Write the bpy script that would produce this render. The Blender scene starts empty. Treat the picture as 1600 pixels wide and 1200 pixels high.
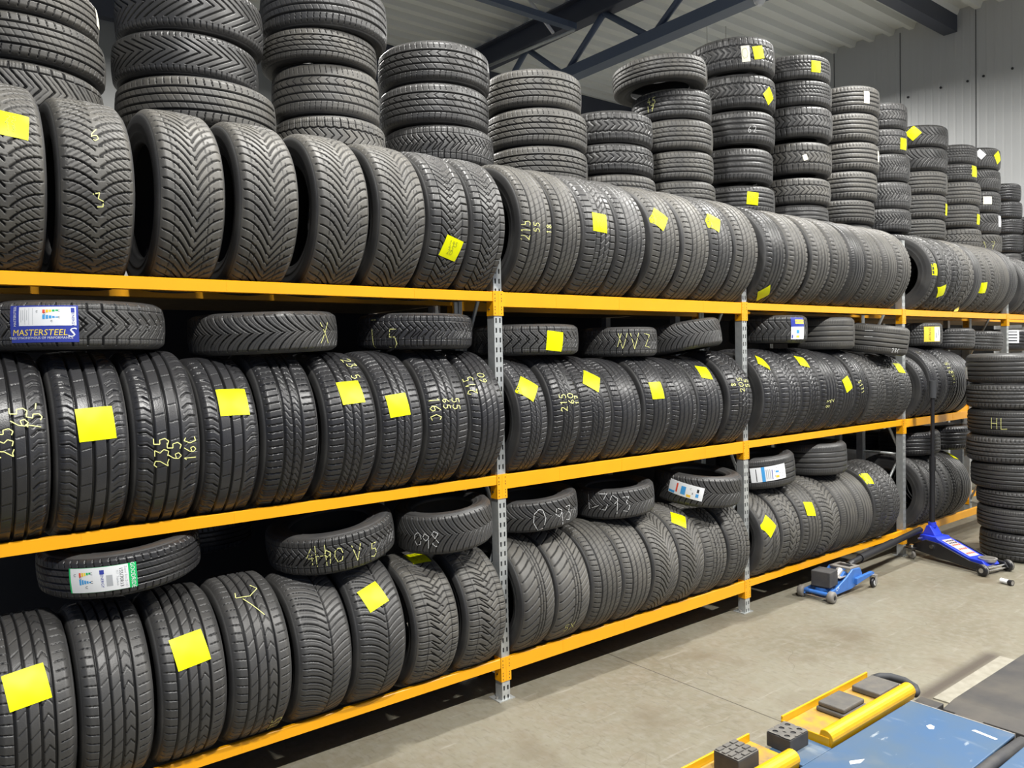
import bpy, bmesh, math, random
import numpy as np
from mathutils import Matrix, Vector
random.seed(7)
rng = np.random.default_rng(7)
C = bpy.context.scene.collection
PI = math.pi
sc = bpy.context.scene

# ------------------------------------------------------------------ survey of the place (metres; X along the rack, Y towards it, Z up)
YAW, PITCH, ROLL, FPX = .6687, .0337, -.0214, 1234.86
H = 1.725
D = 3.123                                   # front face of the rack
PX = [.08, 2.388, 4.419, 6.608, 8.784, 10.96]
ZT, ZM, ZB = 2.0506, 1.139, .2154           # tops of the shelf beams
RD = .40                                    # rack depth
YS = 4.02                                   # centre line of the stacks behind

def cam_axes():
    cy, sy = math.cos(YAW), math.sin(YAW)
    f = Vector((sy*math.cos(PITCH), cy*math.cos(PITCH), -math.sin(PITCH)))
    r = Vector((cy, -sy, 0)); u = r.cross(f)
    c, s = math.cos(ROLL), math.sin(ROLL)
    return r*c + u*s, -s*r + c*u, f
CR, CU, CF = cam_axes()
CO = Vector((0, 0, H))
def ray(px, py): return CF + CR*((px-800)/FPX) + CU*((600-py)/FPX)
def on_z(px, py, z): d = ray(px, py); return CO + d*((z-H)/d.z)
def on_y(px, py, y): d = ray(px, py); return CO + d*(y/d.y)
def on_x(px, py, x): d = ray(px, py); return CO + d*(x/d.x)
def az(px, py): d = ray(px, py); return math.atan2(d.x, d.y)

# ------------------------------------------------------------------ materials
def mat(name, col, rough=.5, metal=0., noise=None, nscale=8., bump=0., bscale=60., spec=.5, emit=0.):
    m = bpy.data.materials.new(name); m.use_nodes = True
    nt = m.node_tree; b = nt.nodes['Principled BSDF']
    b.inputs['Base Color'].default_value = (*col, 1); b.inputs['Roughness'].default_value = rough
    b.inputs['Metallic'].default_value = metal; b.inputs['Specular IOR Level'].default_value = spec
    tc = nt.nodes.new('ShaderNodeTexCoord')
    if noise:
        n = nt.nodes.new('ShaderNodeTexNoise'); n.inputs['Scale'].default_value = nscale; n.inputs['Detail'].default_value = 5
        mx = nt.nodes.new('ShaderNodeMix'); mx.data_type = 'RGBA'
        rp = nt.nodes.new('ShaderNodeMapRange'); rp.inputs[1].default_value = .35; rp.inputs[2].default_value = .7
        nt.links.new(tc.outputs['Object'], n.inputs['Vector']); nt.links.new(n.outputs['Fac'], rp.inputs[0])
        nt.links.new(rp.outputs[0], mx.inputs[0])
        mx.inputs[6].default_value = (*col, 1); mx.inputs[7].default_value = (*noise, 1)
        nt.links.new(mx.outputs[2], b.inputs['Base Color'])
    if bump:
        n2 = nt.nodes.new('ShaderNodeTexNoise'); n2.inputs['Scale'].default_value = bscale; n2.inputs['Detail'].default_value = 4
        bp = nt.nodes.new('ShaderNodeBump'); bp.inputs['Strength'].default_value = bump; bp.inputs['Distance'].default_value = .002
        nt.links.new(tc.outputs['Object'], n2.inputs['Vector']); nt.links.new(n2.outputs['Fac'], bp.inputs['Height'])
        nt.links.new(bp.outputs[0], b.inputs['Normal'])
    if emit:
        b.inputs['Emission Color'].default_value = (*col, 1); b.inputs['Emission Strength'].default_value = emit
    return m

def rubber(name, col, dust, rough):
    """road-worn tread faces greyed by use; the grooves, where the map 'wear' is low, are coloured near black to stand in for shade"""
    m = mat(name, col, rough, noise=dust, nscale=7, bump=.25, bscale=220, spec=.45)
    nt = m.node_tree; b = nt.nodes['Principled BSDF']
    oi = nt.nodes.new('ShaderNodeObjectInfo'); hs = nt.nodes.new('ShaderNodeHueSaturation')
    mr = nt.nodes.new('ShaderNodeMapRange'); mr.inputs[3].default_value = .78; mr.inputs[4].default_value = 1.25
    nt.links.new(oi.outputs['Random'], mr.inputs[0]); nt.links.new(mr.outputs[0], hs.inputs['Value'])
    src = b.inputs['Base Color'].links[0].from_socket
    nt.links.new(src, hs.inputs['Color']); out = hs.outputs[0]
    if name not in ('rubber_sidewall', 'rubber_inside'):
        at = nt.nodes.new('ShaderNodeAttribute'); at.attribute_name = 'wear_shade'
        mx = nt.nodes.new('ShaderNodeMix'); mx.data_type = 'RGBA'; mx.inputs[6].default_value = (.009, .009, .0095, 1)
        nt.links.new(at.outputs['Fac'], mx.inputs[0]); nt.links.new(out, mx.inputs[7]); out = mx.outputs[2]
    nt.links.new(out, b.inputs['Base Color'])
    return m
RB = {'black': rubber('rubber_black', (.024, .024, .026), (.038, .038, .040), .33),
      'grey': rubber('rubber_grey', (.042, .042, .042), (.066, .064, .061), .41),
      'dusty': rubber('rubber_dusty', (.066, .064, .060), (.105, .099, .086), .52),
      'side': rubber('rubber_sidewall', (.030, .030, .031), (.050, .049, .047), .55),
      'liner': rubber('rubber_inside', (.016, .016, .017), (.024, .024, .024), .7)}
M = {
 'orange': mat('orange_paint', (.84, .37, .0025), .38, noise=(.80, .35, .0025), nscale=5),
 'galv': mat('galvanised_steel', (.56, .58, .57), .42, .55, noise=(.46, .48, .48), nscale=30),
 'dark': mat('dark_gap', (.01, .01, .012), .8),
 'chip': mat('chipboard', (.33, .25, .15), .8, noise=(.25, .18, .11), nscale=40),
 'sheet': mat('dark_sheet', (.03, .032, .036), .7),
 'yellow': mat('yellow_sticker', (.72, .74, .0), .42, spec=.25),
 'ink': mat('marker_ink', (.30, .33, .02), .6),
 'white': mat('white_label', (.80, .82, .84), .35),
 'cream': mat('cream_tape', (.78, .75, .62), .5),
 'chalky': mat('yellow_chalk', (.80, .80, .30), .9),
 'chalkw': mat('white_chalk', (.75, .76, .76), .9),
 'lblue': mat('label_blue', (.04, .06, .36), .35), 'sky': mat('label_light_blue', (.06, .34, .72), .35),
 'lgreen': mat('label_green', (.01, .50, .14), .35), 'gold': mat('label_gold', (.95, .72, .08), .35),
 'lred': mat('label_red', (.75, .08, .04), .35), 'lgrey': mat('label_grey', (.42, .44, .47), .4), 'lblack': mat('label_black', (.02, .02, .025), .4),
 'amber': mat('label_amber', (.90, .55, .03), .35),
 'jackblue': mat('light_blue_paint', (.036, .145, .46), .35, noise=(.030, .115, .36), nscale=20),
 'royal': mat('royal_blue_paint', (.02, .045, .55), .35),
 'jackblack': mat('black_paint', (.012, .012, .014), .4),
 'chrome': mat('chrome', (.8, .8, .8), .18, 1.),
 'steel': mat('worn_steel', (.45, .44, .42), .45, .6, noise=(.30, .28, .25), nscale=25),
 'wheel': mat('grey_wheel', (.17, .16, .145), .6),
 'pad': mat('rubber_pad', (.075, .072, .068), .75, noise=(.11, .10, .085), nscale=18, bump=.3),
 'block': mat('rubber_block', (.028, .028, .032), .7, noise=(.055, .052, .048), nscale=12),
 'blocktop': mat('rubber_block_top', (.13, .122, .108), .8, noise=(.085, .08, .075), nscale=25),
 'liftyellow': mat('lift_yellow', (.62, .345, .003), .35, noise=(.56, .30, .006), nscale=14),
 'wornyellow': mat('worn_yellow', (.48, .27, .012), .5, noise=(.20, .14, .075), nscale=16),
 'truss': mat('truss_paint', (.10, .13, .19), .45), 'trussdark': mat('rafter_paint', (.055, .062, .085), .5),
 'deck': mat('ceiling_deck', (.72, .74, .72), .6), 'panel': mat('wall_panel', (.50, .51, .51), .5),
 'rampm': mat('dark_ramp', (.028, .027, .028), .6, noise=(.062, .055, .046), nscale=5, bump=.4, bscale=40),
 'lamp': mat('lamp_glass', (1., .97, .9), .5, emit=6.), 'lampbody': mat('lamp_body', (.7, .7, .7), .5),
}

# floor: worn concrete
def floor_mat():
    m = mat('concrete_floor', (.47, .44, .37), .55); nt = m.node_tree; b = nt.nodes['Principled BSDF']
    N = nt.nodes.new; L = nt.links.new
    tc = N('ShaderNodeTexCoord')
    def noise(scale, stretch=(1, 1, 1), detail=6, rot=0):
        mp = N('ShaderNodeMapping'); mp.inputs['Scale'].default_value = stretch; mp.inputs['Rotation'].default_value = (0, 0, rot)
        n = N('ShaderNodeTexNoise'); n.inputs['Scale'].default_value = scale; n.inputs['Detail'].default_value = detail
        L(tc.outputs['Object'], mp.inputs[0]); L(mp.outputs[0], n.inputs['Vector']); return n.outputs['Fac']
    def rng_(v, a, b_, c=0, d=1):
        r = N('ShaderNodeMapRange'); r.inputs[1].default_value = a; r.inputs[2].default_value = b_; r.inputs[3].default_value = c; r.inputs[4].default_value = d
        L(v, r.inputs[0]); return r.outputs[0]
    def mix(f, a, bcol):
        x = N('ShaderNodeMix'); x.data_type = 'RGBA'; L(f, x.inputs[0])
        if isinstance(a, tuple): x.inputs[6].default_value = (*a, 1)
        else: L(a, x.inputs[6])
        x.inputs[7].default_value = (*bcol, 1); return x.outputs[2]
    c = mix(rng_(noise(1.1), .4, .65), (.178, .166, .124), (.135, .121, .084))
    c = mix(rng_(noise(6, detail=10), .46, .68, 0, .75), c, (.165, .145, .105))
    c = mix(rng_(noise(22, detail=12), .44, .66, 0, .38), c, (.215, .204, .172))
    c = mix(rng_(noise(60, (1, .3, 1), 10, .8), .53, .70, 0, .42), c, (.098, .084, .060))
    c = mix(rng_(noise(22, (1, .12, 1), 5, .5), .62, .75, 0, .45), c, (.17, .145, .105))
    c = mix(rng_(noise(26, (.12, 1, 1), 5, -.35), .63, .75, 0, .4), c, (.32, .305, .27))
    def cracks(scale, seed, w, amt, col, c):
        mp = N('ShaderNodeMapping'); mp.inputs['Location'].default_value = (seed, seed*2, 0); L(tc.outputs['Object'], mp.inputs[0])
        n = N('ShaderNodeTexNoise'); n.inputs['Scale'].default_value = 3; L(mp.outputs[0], n.inputs['Vector'])
        ad = N('ShaderNodeMix'); ad.data_type = 'RGBA'; ad.inputs[0].default_value = .22; L(mp.outputs[0], ad.inputs[6]); L(n.outputs['Color'], ad.inputs[7])
        v = N('ShaderNodeTexVoronoi'); v.feature = 'DISTANCE_TO_EDGE'; v.inputs['Scale'].default_value = scale; L(ad.outputs[2], v.inputs['Vector'])
        k = rng_(v.outputs['Distance'], 0, w, amt, 0); m2 = N('ShaderNodeMath'); m2.operation = 'MULTIPLY'; L(k, m2.inputs[0]); L(rng_(noise(2.3, detail=3), .48, .62), m2.inputs[1])
        return mix(m2.outputs[0], c, col)
    c = cracks(1.6, 3.1, .004, .5, (.07, .058, .042), c)
    c = cracks(5.5, 7.7, .012, .35, (.105, .088, .06), c)
    c = cracks(4.2, 1.3, .010, .22, (.24, .23, .19), c)
    c = mix(rng_(noise(2.6, detail=7), .56, .74, 0, .75), c, (.115, .094, .062))
    # saw-cut joint across the aisle
    sx = N('ShaderNodeSeparateXYZ'); L(tc.outputs['Object'], sx.inputs[0])
    a = N('ShaderNodeMath'); a.operation = 'SUBTRACT'; L(sx.outputs[0], a.inputs[0]); a.inputs[1].default_value = 3.21
    a2 = N('ShaderNodeMath'); a2.operation = 'ABSOLUTE'; L(a.outputs[0], a2.inputs[0])
    j = rng_(a2.outputs[0], .002, .0045, 1, 0)
    c = mix(j, c, (.06, .05, .04))
    # old dirt line beside the ramp
    def band(o, cen, half, soft):
        a = N('ShaderNodeMath'); a.operation = 'SUBTRACT'; L(sx.outputs[o], a.inputs[0]); a.inputs[1].default_value = cen
        a2 = N('ShaderNodeMath'); a2.operation = 'ABSOLUTE'; L(a.outputs[0], a2.inputs[0]); return rng_(a2.outputs[0], half, half+soft, 1, 0)
    mm = N('ShaderNodeMath'); mm.operation = 'MULTIPLY'; L(band(0, 4.38, .40, .10), mm.inputs[0]); L(band(1, 1.785, .012, .055), mm.inputs[1])
    mm2 = N('ShaderNodeMath'); mm2.operation = 'MULTIPLY'; L(mm.outputs[0], mm2.inputs[0]); mm2.inputs[1].default_value = .92
    c = mix(mm2.outputs[0], c, (.055, .043, .033))
    L(c, b.inputs['Base Color'])
    bp = N('ShaderNodeBump'); bp.inputs['Strength'].default_value = .15; bp.inputs['Distance'].default_value = .003
    L(noise(60, detail=6), bp.inputs['Height']); L(bp.outputs[0], b.inputs['Normal'])
    return m
M['floor'] = floor_mat()

def lift_mat():
    m = mat('scratched_blue_paint', (.030, .082, .175), .55, noise=(.050, .088, .135), nscale=4); nt = m.node_tree; b = nt.nodes['Principled BSDF']
    tc = nt.nodes.new('ShaderNodeTexCoord'); src = b.inputs['Base Color'].links[0].from_socket
    for scale, st, a, bb, col in ((9, (1, .35, 1), .60, .72, (.24, .28, .30)), (30, (.3, 1, 1), .68, .76, (.30, .34, .37)), (3.2, (1, 1, 1), .58, .74, (.12, .13, .13))):
        mp = nt.nodes.new('ShaderNodeMapping'); mp.inputs['Scale'].default_value = st; mp.inputs['Rotation'].default_value = (0, 0, .4)
        n = nt.nodes.new('ShaderNodeTexNoise'); n.inputs['Scale'].default_value = scale; n.inputs['Detail'].default_value = 7
        r = nt.nodes.new('ShaderNodeMapRange'); r.inputs[1].default_value = a; r.inputs[2].default_value = bb; r.inputs[4].default_value = .7
        x = nt.nodes.new('ShaderNodeMix'); x.data_type = 'RGBA'; x.inputs[7].default_value = (*col, 1)
        nt.links.new(tc.outputs['Object'], mp.inputs[0]); nt.links.new(mp.outputs[0], n.inputs['Vector']); nt.links.new(n.outputs['Fac'], r.inputs[0])
        nt.links.new(r.outputs[0], x.inputs[0]); nt.links.new(src, x.inputs[6]); src = x.outputs[2]
    nt.links.new(src, b.inputs['Base Color']); return m
M['liftblue'] = lift_mat()
M['backwall'] = mat('back_wall_paint', (.22, .225, .22), .6)
M['print'] = mat('faded_print', (.46, .38, .37), .4)
M['strip'] = mat('pale_strip', (.26, .245, .20), .6, noise=(.20, .185, .145), nscale=20)

# ------------------------------------------------------------------ mesh helpers
def np_mesh(name, V, Q, mats, smooth=True, mi=None):
    """V (n,3) vertices, Q (m,4) quads"""
    me = bpy.data.meshes.new(name); V = np.asarray(V, np.float32); Q = np.asarray(Q, np.int32)
    me.vertices.add(len(V)); me.vertices.foreach_set('co', V.ravel())
    k = Q.shape[1]; me.loops.add(Q.size); me.loops.foreach_set('vertex_index', Q.ravel())
    me.polygons.add(len(Q)); me.polygons.foreach_set('loop_start', np.arange(0, Q.size, k, dtype=np.int32))
    me.polygons.foreach_set('use_smooth', np.full(len(Q), smooth))
    for m in mats: me.materials.append(m)
    if mi is not None: me.polygons.foreach_set('material_index', np.asarray(mi, np.int32))
    me.update(calc_edges=True); me.validate(); return me

def link(name, me, parent=None, loc=None):
    o = bpy.data.objects.new(name, me); C.objects.link(o)
    if parent is not None: o.parent = parent
    if loc is not None: o.location = loc
    return o
def tag(o, label, cat=None, group=None, kind=None):
    if label: o['label'] = label
    if cat: o['category'] = cat
    if group: o['group'] = group
    if kind: o['kind'] = kind
    return o
def empty(name, loc, label, cat, group=None, rz=0.):
    o = bpy.data.objects.new(name, None); C.objects.link(o); o.location = loc; o.rotation_euler = (0, 0, rz); o.empty_display_size = .05
    return tag(o, label, cat, group)

class MB:
    def __init__(s): s.v = []; s.f = []; s.m = []; s.sm = []; s.mats = []
    def mi(s, m):
        if m not in s.mats: s.mats.append(m)
        return s.mats.index(m)
    def add(s, V, F, m, smooth=False, X=None):
        b = len(s.v)
        for p in V: s.v.append(tuple(X @ Vector(p)) if X is not None else tuple(p))
        k = s.mi(m)
        for f in F: s.f.append([b+i for i in f]); s.m.append(k); s.sm.append(smooth)
        return s
    def box(s, x0, x1, y0, y1, z0, z1, m, X=None):
        V = [(x, y, z) for x in (x0, x1) for y in (y0, y1) for z in (z0, z1)]
        return s.add(V, [(0, 1, 3, 2), (4, 6, 7, 5), (0, 4, 5, 1), (2, 3, 7, 6), (0, 2, 6, 4), (1, 5, 7, 3)], m, X=X)
    def prism(s, poly, a, b, m, axis='y', X=None):
        """poly of 2D points extruded along axis"""
        n = len(poly)
        def P(p, t): return (p[0], t, p[1]) if axis == 'y' else ((t, p[0], p[1]) if axis == 'x' else (p[0], p[1], t))
        V = [P(p, a) for p in poly] + [P(p, b) for p in poly]
        F = [tuple(range(n)), tuple(range(2*n-1, n-1, -1))] + [(i, i+n, (i+1) % n+n, (i+1) % n) for i in range(n)]
        return s.add(V, F, m, X=X)
    def cyl(s, p0, p1, r, m, seg=20, r1=None, X=None):
        p0 = Vector(p0); p1 = Vector(p1); d = (p1-p0).normalized(); a = d.orthogonal().normalized(); b = d.cross(a); r1 = r if r1 is None else r1
        V = []
        for p, q in ((p0, r), (p1, r1)):
            for i in range(seg):
                t = 2*PI*i/seg; V.append(p + (a*math.cos(t)+b*math.sin(t))*q)
        k = len(s.v)
        s.add(V, [(i, (i+1) % seg, (i+1) % seg+seg, i+seg) for i in range(seg)], m, True, X)
        s.add(V, [tuple(range(seg-1, -1, -1)), tuple(range(seg, 2*seg))], m, False, X)
        return s
    def tube(s, pts, r, m, seg=12, X=None):
        pts = [Vector(p) for p in pts]; V = []; a = None
        for i, p in enumerate(pts):
            d = (pts[min(i+1, len(pts)-1)]-pts[max(i-1, 0)]).normalized()
            a = d.orthogonal().normalized() if a is None else (a-d*a.dot(d)).normalized(); b = d.cross(a)
            for j in range(seg): t = 2*PI*j/seg; V.append(p+(a*math.cos(t)+b*math.sin(t))*r)
        n = len(pts)
        F = [(i*seg+j, i*seg+(j+1) % seg, (i+1)*seg+(j+1) % seg, (i+1)*seg+j) for i in range(n-1) for j in range(seg)]
        F += [tuple(range(seg-1, -1, -1)), tuple(range((n-1)*seg, n*seg))]
        return s.add(V, F, m, True, X)
    def lathe(s, prof, c, ax, m, seg=28, X=None):
        """prof: (r, h) closed ring revolved round ax through c"""
        ax = Vector(ax).normalized(); a = ax.orthogonal().normalized(); b = ax.cross(a); c = Vector(c); V = []
        n = len(prof)
        for i in range(seg):
            t = 2*PI*i/seg; e = a*math.cos(t)+b*math.sin(t)
            for r, h in prof: V.append(c+e*r+ax*h)
        F = [(i*n+j, ((i+1) % seg)*n+j, ((i+1) % seg)*n+(j+1) % n, i*n+(j+1) % n) for i in range(seg) for j in range(n)]
        return s.add(V, F, m, True, X)
    def mesh(s, name):
        me = bpy.data.meshes.new(name); me.from_pydata(s.v, [], s.f)
        for m in s.mats: me.materials.append(m)
        me.polygons.foreach_set('material_index', s.m); me.polygons.foreach_set('use_smooth', s.sm)
        bm = bmesh.new(); bm.from_mesh(me); bmesh.ops.recalc_face_normals(bm, faces=bm.faces); bm.to_mesh(me); bm.free()
        me.update(); return me
    def build(s, name, parent=None, bevel=0., loc=None):
        o = link(name, s.mesh(name), parent, loc)
        if bevel:
            b = o.modifiers.new('bevel', 'BEVEL'); b.width = bevel; b.segments = 2; b.limit_method = 'ANGLE'
        return o

# ------------------------------------------------------------------ tyres
R0, W0 = .33, .22
LC = 2*PI*R0
TE = .1                                     # half width of the tread band
def crown(x):
    a = np.abs(x)
    return np.where(a <= .078, R0-.005*(a/.078)**2, R0-.005-.017*np.clip((a-.078)/.022, 0, 1.2)**2)

MINW, RAMP = 0., .0016
def sstep(d, w): return np.clip((max(w, MINW)/2-d)/RAMP+.5, 0, 1)*(1. if w >= MINW*.75 else .6)
def circ(S, X, xs, w, dep, zig=0., nz=60):
    z = zig*(2*np.abs(2*((S*nz/LC) % 1)-1)-1) if zig else 0
    out = np.zeros_like(S)
    for c in xs: out = np.maximum(out, dep*sstep(np.abs(X-c-z), w))
    return out
def lat(S, X, n, g, w, dep, mask=None, sh=0.):
    P = LC/n; G = g(X)
    e = 1e-4; sl = (g(X+e)-g(X-e))/(2*e)
    q = ((S-G)/P - sh); d = np.abs(q-np.round(q))*P/np.sqrt(1+sl*sl)
    o = dep*sstep(d, w)
    return o if mask is None else o*mask(X)
def between(a, b): return lambda X: ((X > a) & (X < b)).astype(float)
def outer(a): return lambda X: (np.abs(X) > a).astype(float)
def inner(a): return lambda X: (np.abs(X) < a).astype(float)
Z0 = lambda X: 0*X
DM = .0075
def p_rib(S, X):
    d = circ(S, X, (-.052, -.019, .017, .05), .0085, DM)
    d = np.maximum(d, lat(S, X, 66, lambda x: .15*np.abs(x), .0042, .006, outer(.061)))
    return np.maximum(d, lat(S, X, 66, lambda x: .5*x, .0022, .002, between(-.046, .046)))
def p_ribslant(S, X):
    d = circ(S, X, (-.055, -.021, .012, .047), .0072, DM)
    d = np.maximum(d, lat(S, X, 62, lambda x: .2*np.abs(x), .0032, .005, outer(.060)))
    d = np.maximum(d, lat(S, X, 40, lambda x: 1.0*x, .0024, .003, between(-.05, .01)))
    return np.maximum(d, lat(S, X, 40, lambda x: -1.6*np.abs(x-.03), .0028, .004, between(.014, .045)))
def p_van(S, X):
    d = circ(S, X, (-.045, -.003, .038), .0080, .009)
    d = np.maximum(d, lat(S, X, 34, lambda x: .25*x, .003, .003, between(-.04, -.010)))
    d = np.maximum(d, lat(S, X, 34, lambda x: .25*x, .003, .003, between(.004, .033), .4))
    wav = lambda x: np.where(np.abs(x) < .07, .9*(np.abs(x)-.05), .9*.02)+.004*np.sign(x)
    d = np.maximum(d, lat(S, X, 48, wav, .0036, .006, outer(.050)))
    return np.maximum(d, lat(S, X, 88, wav, .0022, .002, outer(.054), .5))
def p_rib3(S, X):
    d = circ(S, X, (-.036, -.002, .032), .008, .009)
    d = np.maximum(d, lat(S, X, 74, lambda x: .12*x, .0045, .006, outer(.044)))
    return np.maximum(d, lat(S, X, 74, lambda x: .012*np.sin(x*160), .0026, .003, inner(.03)))
def p_chevron(S, X):
    g = lambda x: .95*np.minimum(np.abs(x), .052)
    d = lat(S, X, 62, g, .0048, .007)
    d = np.maximum(d, circ(S, X, (-.055, .055), .004, .005))
    return np.maximum(d, lat(S, X, 62, lambda x: -.9*np.abs(x), .003, .005, inner(.026), .5))
def p_swept(S, X):
    a = lambda x: np.clip(np.abs(x)/.1, 0, 1)
    g = lambda x: .052*(1-(1-a(x))**2.3)+.009*np.sign(x)
    d = lat(S, X, 54, g, .0054, .0075, lambda x: (np.abs(x) > .006).astype(float))
    d = np.maximum(d, lat(S, X, 54, lambda x: .2*np.abs(x), .0030, .004, inner(.016), .3))
    return np.maximum(d, lat(S, X, 108, lambda x: -.75*np.abs(x), .0024, .003, lambda x: ((np.abs(x) > .022) & (np.abs(x) < .085)).astype(float)))
def p_vdense(S, X):
    a = lambda x: np.clip(np.abs(x)/.1, 0, 1)
    g = lambda x: .10*(1-(1-a(x))**2.0)+.008*np.sign(x)
    d = lat(S, X, 58, g, .0050, .007, lambda x: (np.abs(x) > .004).astype(float))
    d = np.maximum(d, circ(S, X, (-.062, -.045, .045, .062), .0028, .003)*((S*58/LC) % 1 > .45))
    return np.maximum(d, lat(S, X, 58, lambda x: -1.1*x, .0030, .005, inner(.014)))
def p_vopen(S, X):
    a = lambda x: np.clip(np.abs(x)/.1, 0, 1)
    g = lambda x: .075*(1-(1-a(x))**1.8)+.006*np.sign(x)
    d = lat(S, X, 46, g, .0058, .0075)
    return np.maximum(d, lat(S, X, 46, g, .0022, .002, None, .5))
def p_zigblock(S, X):
    g = lambda x: np.where(x > 0, .9*np.minimum(np.abs(x), .05), .75*np.minimum(np.abs(x), .04))
    d = lat(S, X, 60, g, .0048, .0075)
    d = np.maximum(d, lat(S, X, 44, lambda x: -1.1*x, .0042, .006, between(-.045, .03)))
    d = np.maximum(d, circ(S, X, (-.056, .058), .0035, .004))
    return np.maximum(d, lat(S, X, 120, Z0, .0018, .002, outer(.06)))
def p_asym(S, X):
    d = circ(S, X, (.018,), .0050, DM)
    c = lambda x: np.clip((.014-x)/.115, 0, 1)
    d = np.maximum(d, lat(S, X, 66, lambda x: .055*(1-(1-c(x))**2.4), .0038, .006, between(-.1, .013)))
    d = np.maximum(d, lat(S, X, 66, lambda x: .052*(1-(1-np.clip((x-.018)/.085, 0, 1))**1.7), .0038, .006, between(.022, .1)))
    return np.maximum(d, lat(S, X, 132, lambda x: .055*(1-(1-c(x))**2.4), .0020, .002, between(-.08, -.02), .25))
def p_sportv(S, X):
    d = circ(S, X, (-.006, .012, .030), .0055, .007)
    d = np.maximum(d, lat(S, X, 40, lambda x: -.10*(np.clip(-x/.1, 0, 1))**.6, .0060, .007, between(-.1, -.012)))
    d = np.maximum(d, lat(S, X, 60, lambda x: .9*x, .0040, .006, between(.032, .1)))
    return np.maximum(d, lat(S, X, 40, lambda x: .8*x, .0035, .004, between(-.03, .02), .5))
def p_winter(S, X):
    d = circ(S, X, (-.040, .040), .0075, DM, .003, 44)
    d = np.maximum(d, lat(S, X, 46, lambda x: .1*x, .0062, .007, outer(.043)))
    d = np.maximum(d, lat(S, X, 46, lambda x: 1.1*np.abs(x), .0048, .006, inner(.036)))
    d = np.maximum(d, circ(S, X, (-.068, .068), .003, .002, .0015, 120))
    return np.maximum(d, lat(S, X, 138, lambda x: .1*x, .0018, .002, outer(.05)))
def p_step(S, X):
    g = lambda x: .85*np.abs(x)
    d = lat(S, X, 42, g, .0060, .009, inner(.066)); d = np.maximum(d, lat(S, X, 42, lambda x: .85*.066+0*x, .0075, .009, outer(.064)))
    d = np.maximum(d, circ(S, X, (-.064, .064), .005, .006)); d = np.maximum(d, lat(S, X, 42, g, .0026, .003, inner(.066), .5))
    return np.maximum(d, lat(S, X, 160, Z0, .002, .002, outer(.068)))
def p_slick(S, X):
    g = lambda x: 1.7*np.abs(x)
    d = lat(S, X, 42, g, .0056, .007, inner(.064))
    return np.maximum(d, lat(S, X, 78, lambda x: .1*x, .0045, .005, outer(.070)))
def p_fine(S, X):
    d = circ(S, X, (-.055, -.02, .016, .05), .0065, DM)
    return np.maximum(d, lat(S, X, 118, lambda x: .1*x, .0026, .003, outer(.064)))
def p_blockrib(S, X):
    d = circ(S, X, (-.042, -.012, .020, .050), .0060, .007)
    d = np.maximum(d, lat(S, X, 60, Z0, .0050, .006, outer(.046)))
    d = np.maximum(d, lat(S, X, 60, lambda x: .9*x, .0040, .005, between(-.008, .046)))
    return np.maximum(d, lat(S, X, 60, Z0, .0030, .004, between(-.040, -.014), .5))
def p_season(S, X):
    g = lambda x: .9*np.minimum(np.abs(x), .055)
    d = lat(S, X, 40, g, .0068, .008); d = np.maximum(d, circ(S, X, (-.066, .066), .0035, .004))
    d = np.maximum(d, lat(S, X, 40, lambda x: -.6*np.abs(x), .0035, .005, inner(.032), .4))
    return np.maximum(d, lat(S, X, 120, g, .0018, .002))
def p_smooth(S, X):
    return circ(S, X, (-.05, .0, .05), .006, .003)
PAT = dict(rib=p_rib, ribslant=p_ribslant, van=p_van, rib3=p_rib3, chevron=p_chevron, swept=p_swept, vdense=p_vdense, vopen=p_vopen, zigblock=p_zigblock,
           asym=p_asym, sportv=p_sportv, winter=p_winter, step=p_step, slick=p_slick, fine=p_fine, blockrib=p_blockrib, season=p_season, smooth=p_smooth)
LOOK = dict(rib='straight-ribbed', ribslant='slant-cut ribbed', van='wide-ribbed van', rib3='three-groove', chevron='chevron-tread', swept='arc-tread', vdense='fine V-tread',
            vopen='open V-tread', zigblock='zigzag-block', asym='curved-slot', sportv='feather-tread', winter='winter-block', step='coarse chevron', slick='long-slash', fine='fine-ribbed',
            blockrib='block-ribbed', season='bold V-tread', smooth='worn smooth')
_tread = {}
def tread_mesh(p, lo):
    """grooved tread band: finely cut where it can be seen, plain on the far side"""
    global MINW, RAMP
    if (p, lo) in _tread: return _tread[(p, lo)]
    MINW, RAMP = (.0050, .0026) if lo else (.0, .0010)
    nf, nv = (230, 42) if lo else (470, 78)
    a0, a1 = math.radians(-86), math.radians(111)
    th = np.concatenate([np.linspace(a0, a1, nf), np.linspace(a1, a0+2*PI, 22)[1:-1]]); n = len(th)
    fine = np.zeros(n); fine[1:nf-1] = 1
    xs = np.linspace(-TE, TE, nv)
    T, X = np.meshgrid(th, xs, indexing='ij'); S = T*R0
    dep = 1.2*PAT[p](S, X)*np.clip((TE-.004-np.abs(X))/.004, 0, 1)*fine[:, None]
    r = crown(X)-dep
    V = np.stack([X, -r*np.cos(T), r*np.sin(T)], -1).reshape(-1, 3)
    i = np.arange(n)[:, None]; j = np.arange(nv-1)[None, :]; i2 = (i+1) % n
    Q = np.stack(np.broadcast_arrays(i*nv+j, i*nv+j+1, i2*nv+j+1, i2*nv+j), -1).reshape(-1, 4)
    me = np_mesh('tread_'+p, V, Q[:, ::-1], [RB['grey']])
    at = me.attributes.new('wear_shade', 'FLOAT', 'POINT'); at.data.foreach_set('value', (1-np.clip(dep/.0035, 0, 1)).astype(np.float32).ravel())  # low in the grooves, so their shade is put into the colour
    _tread[(p, lo)] = me; return me
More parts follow.
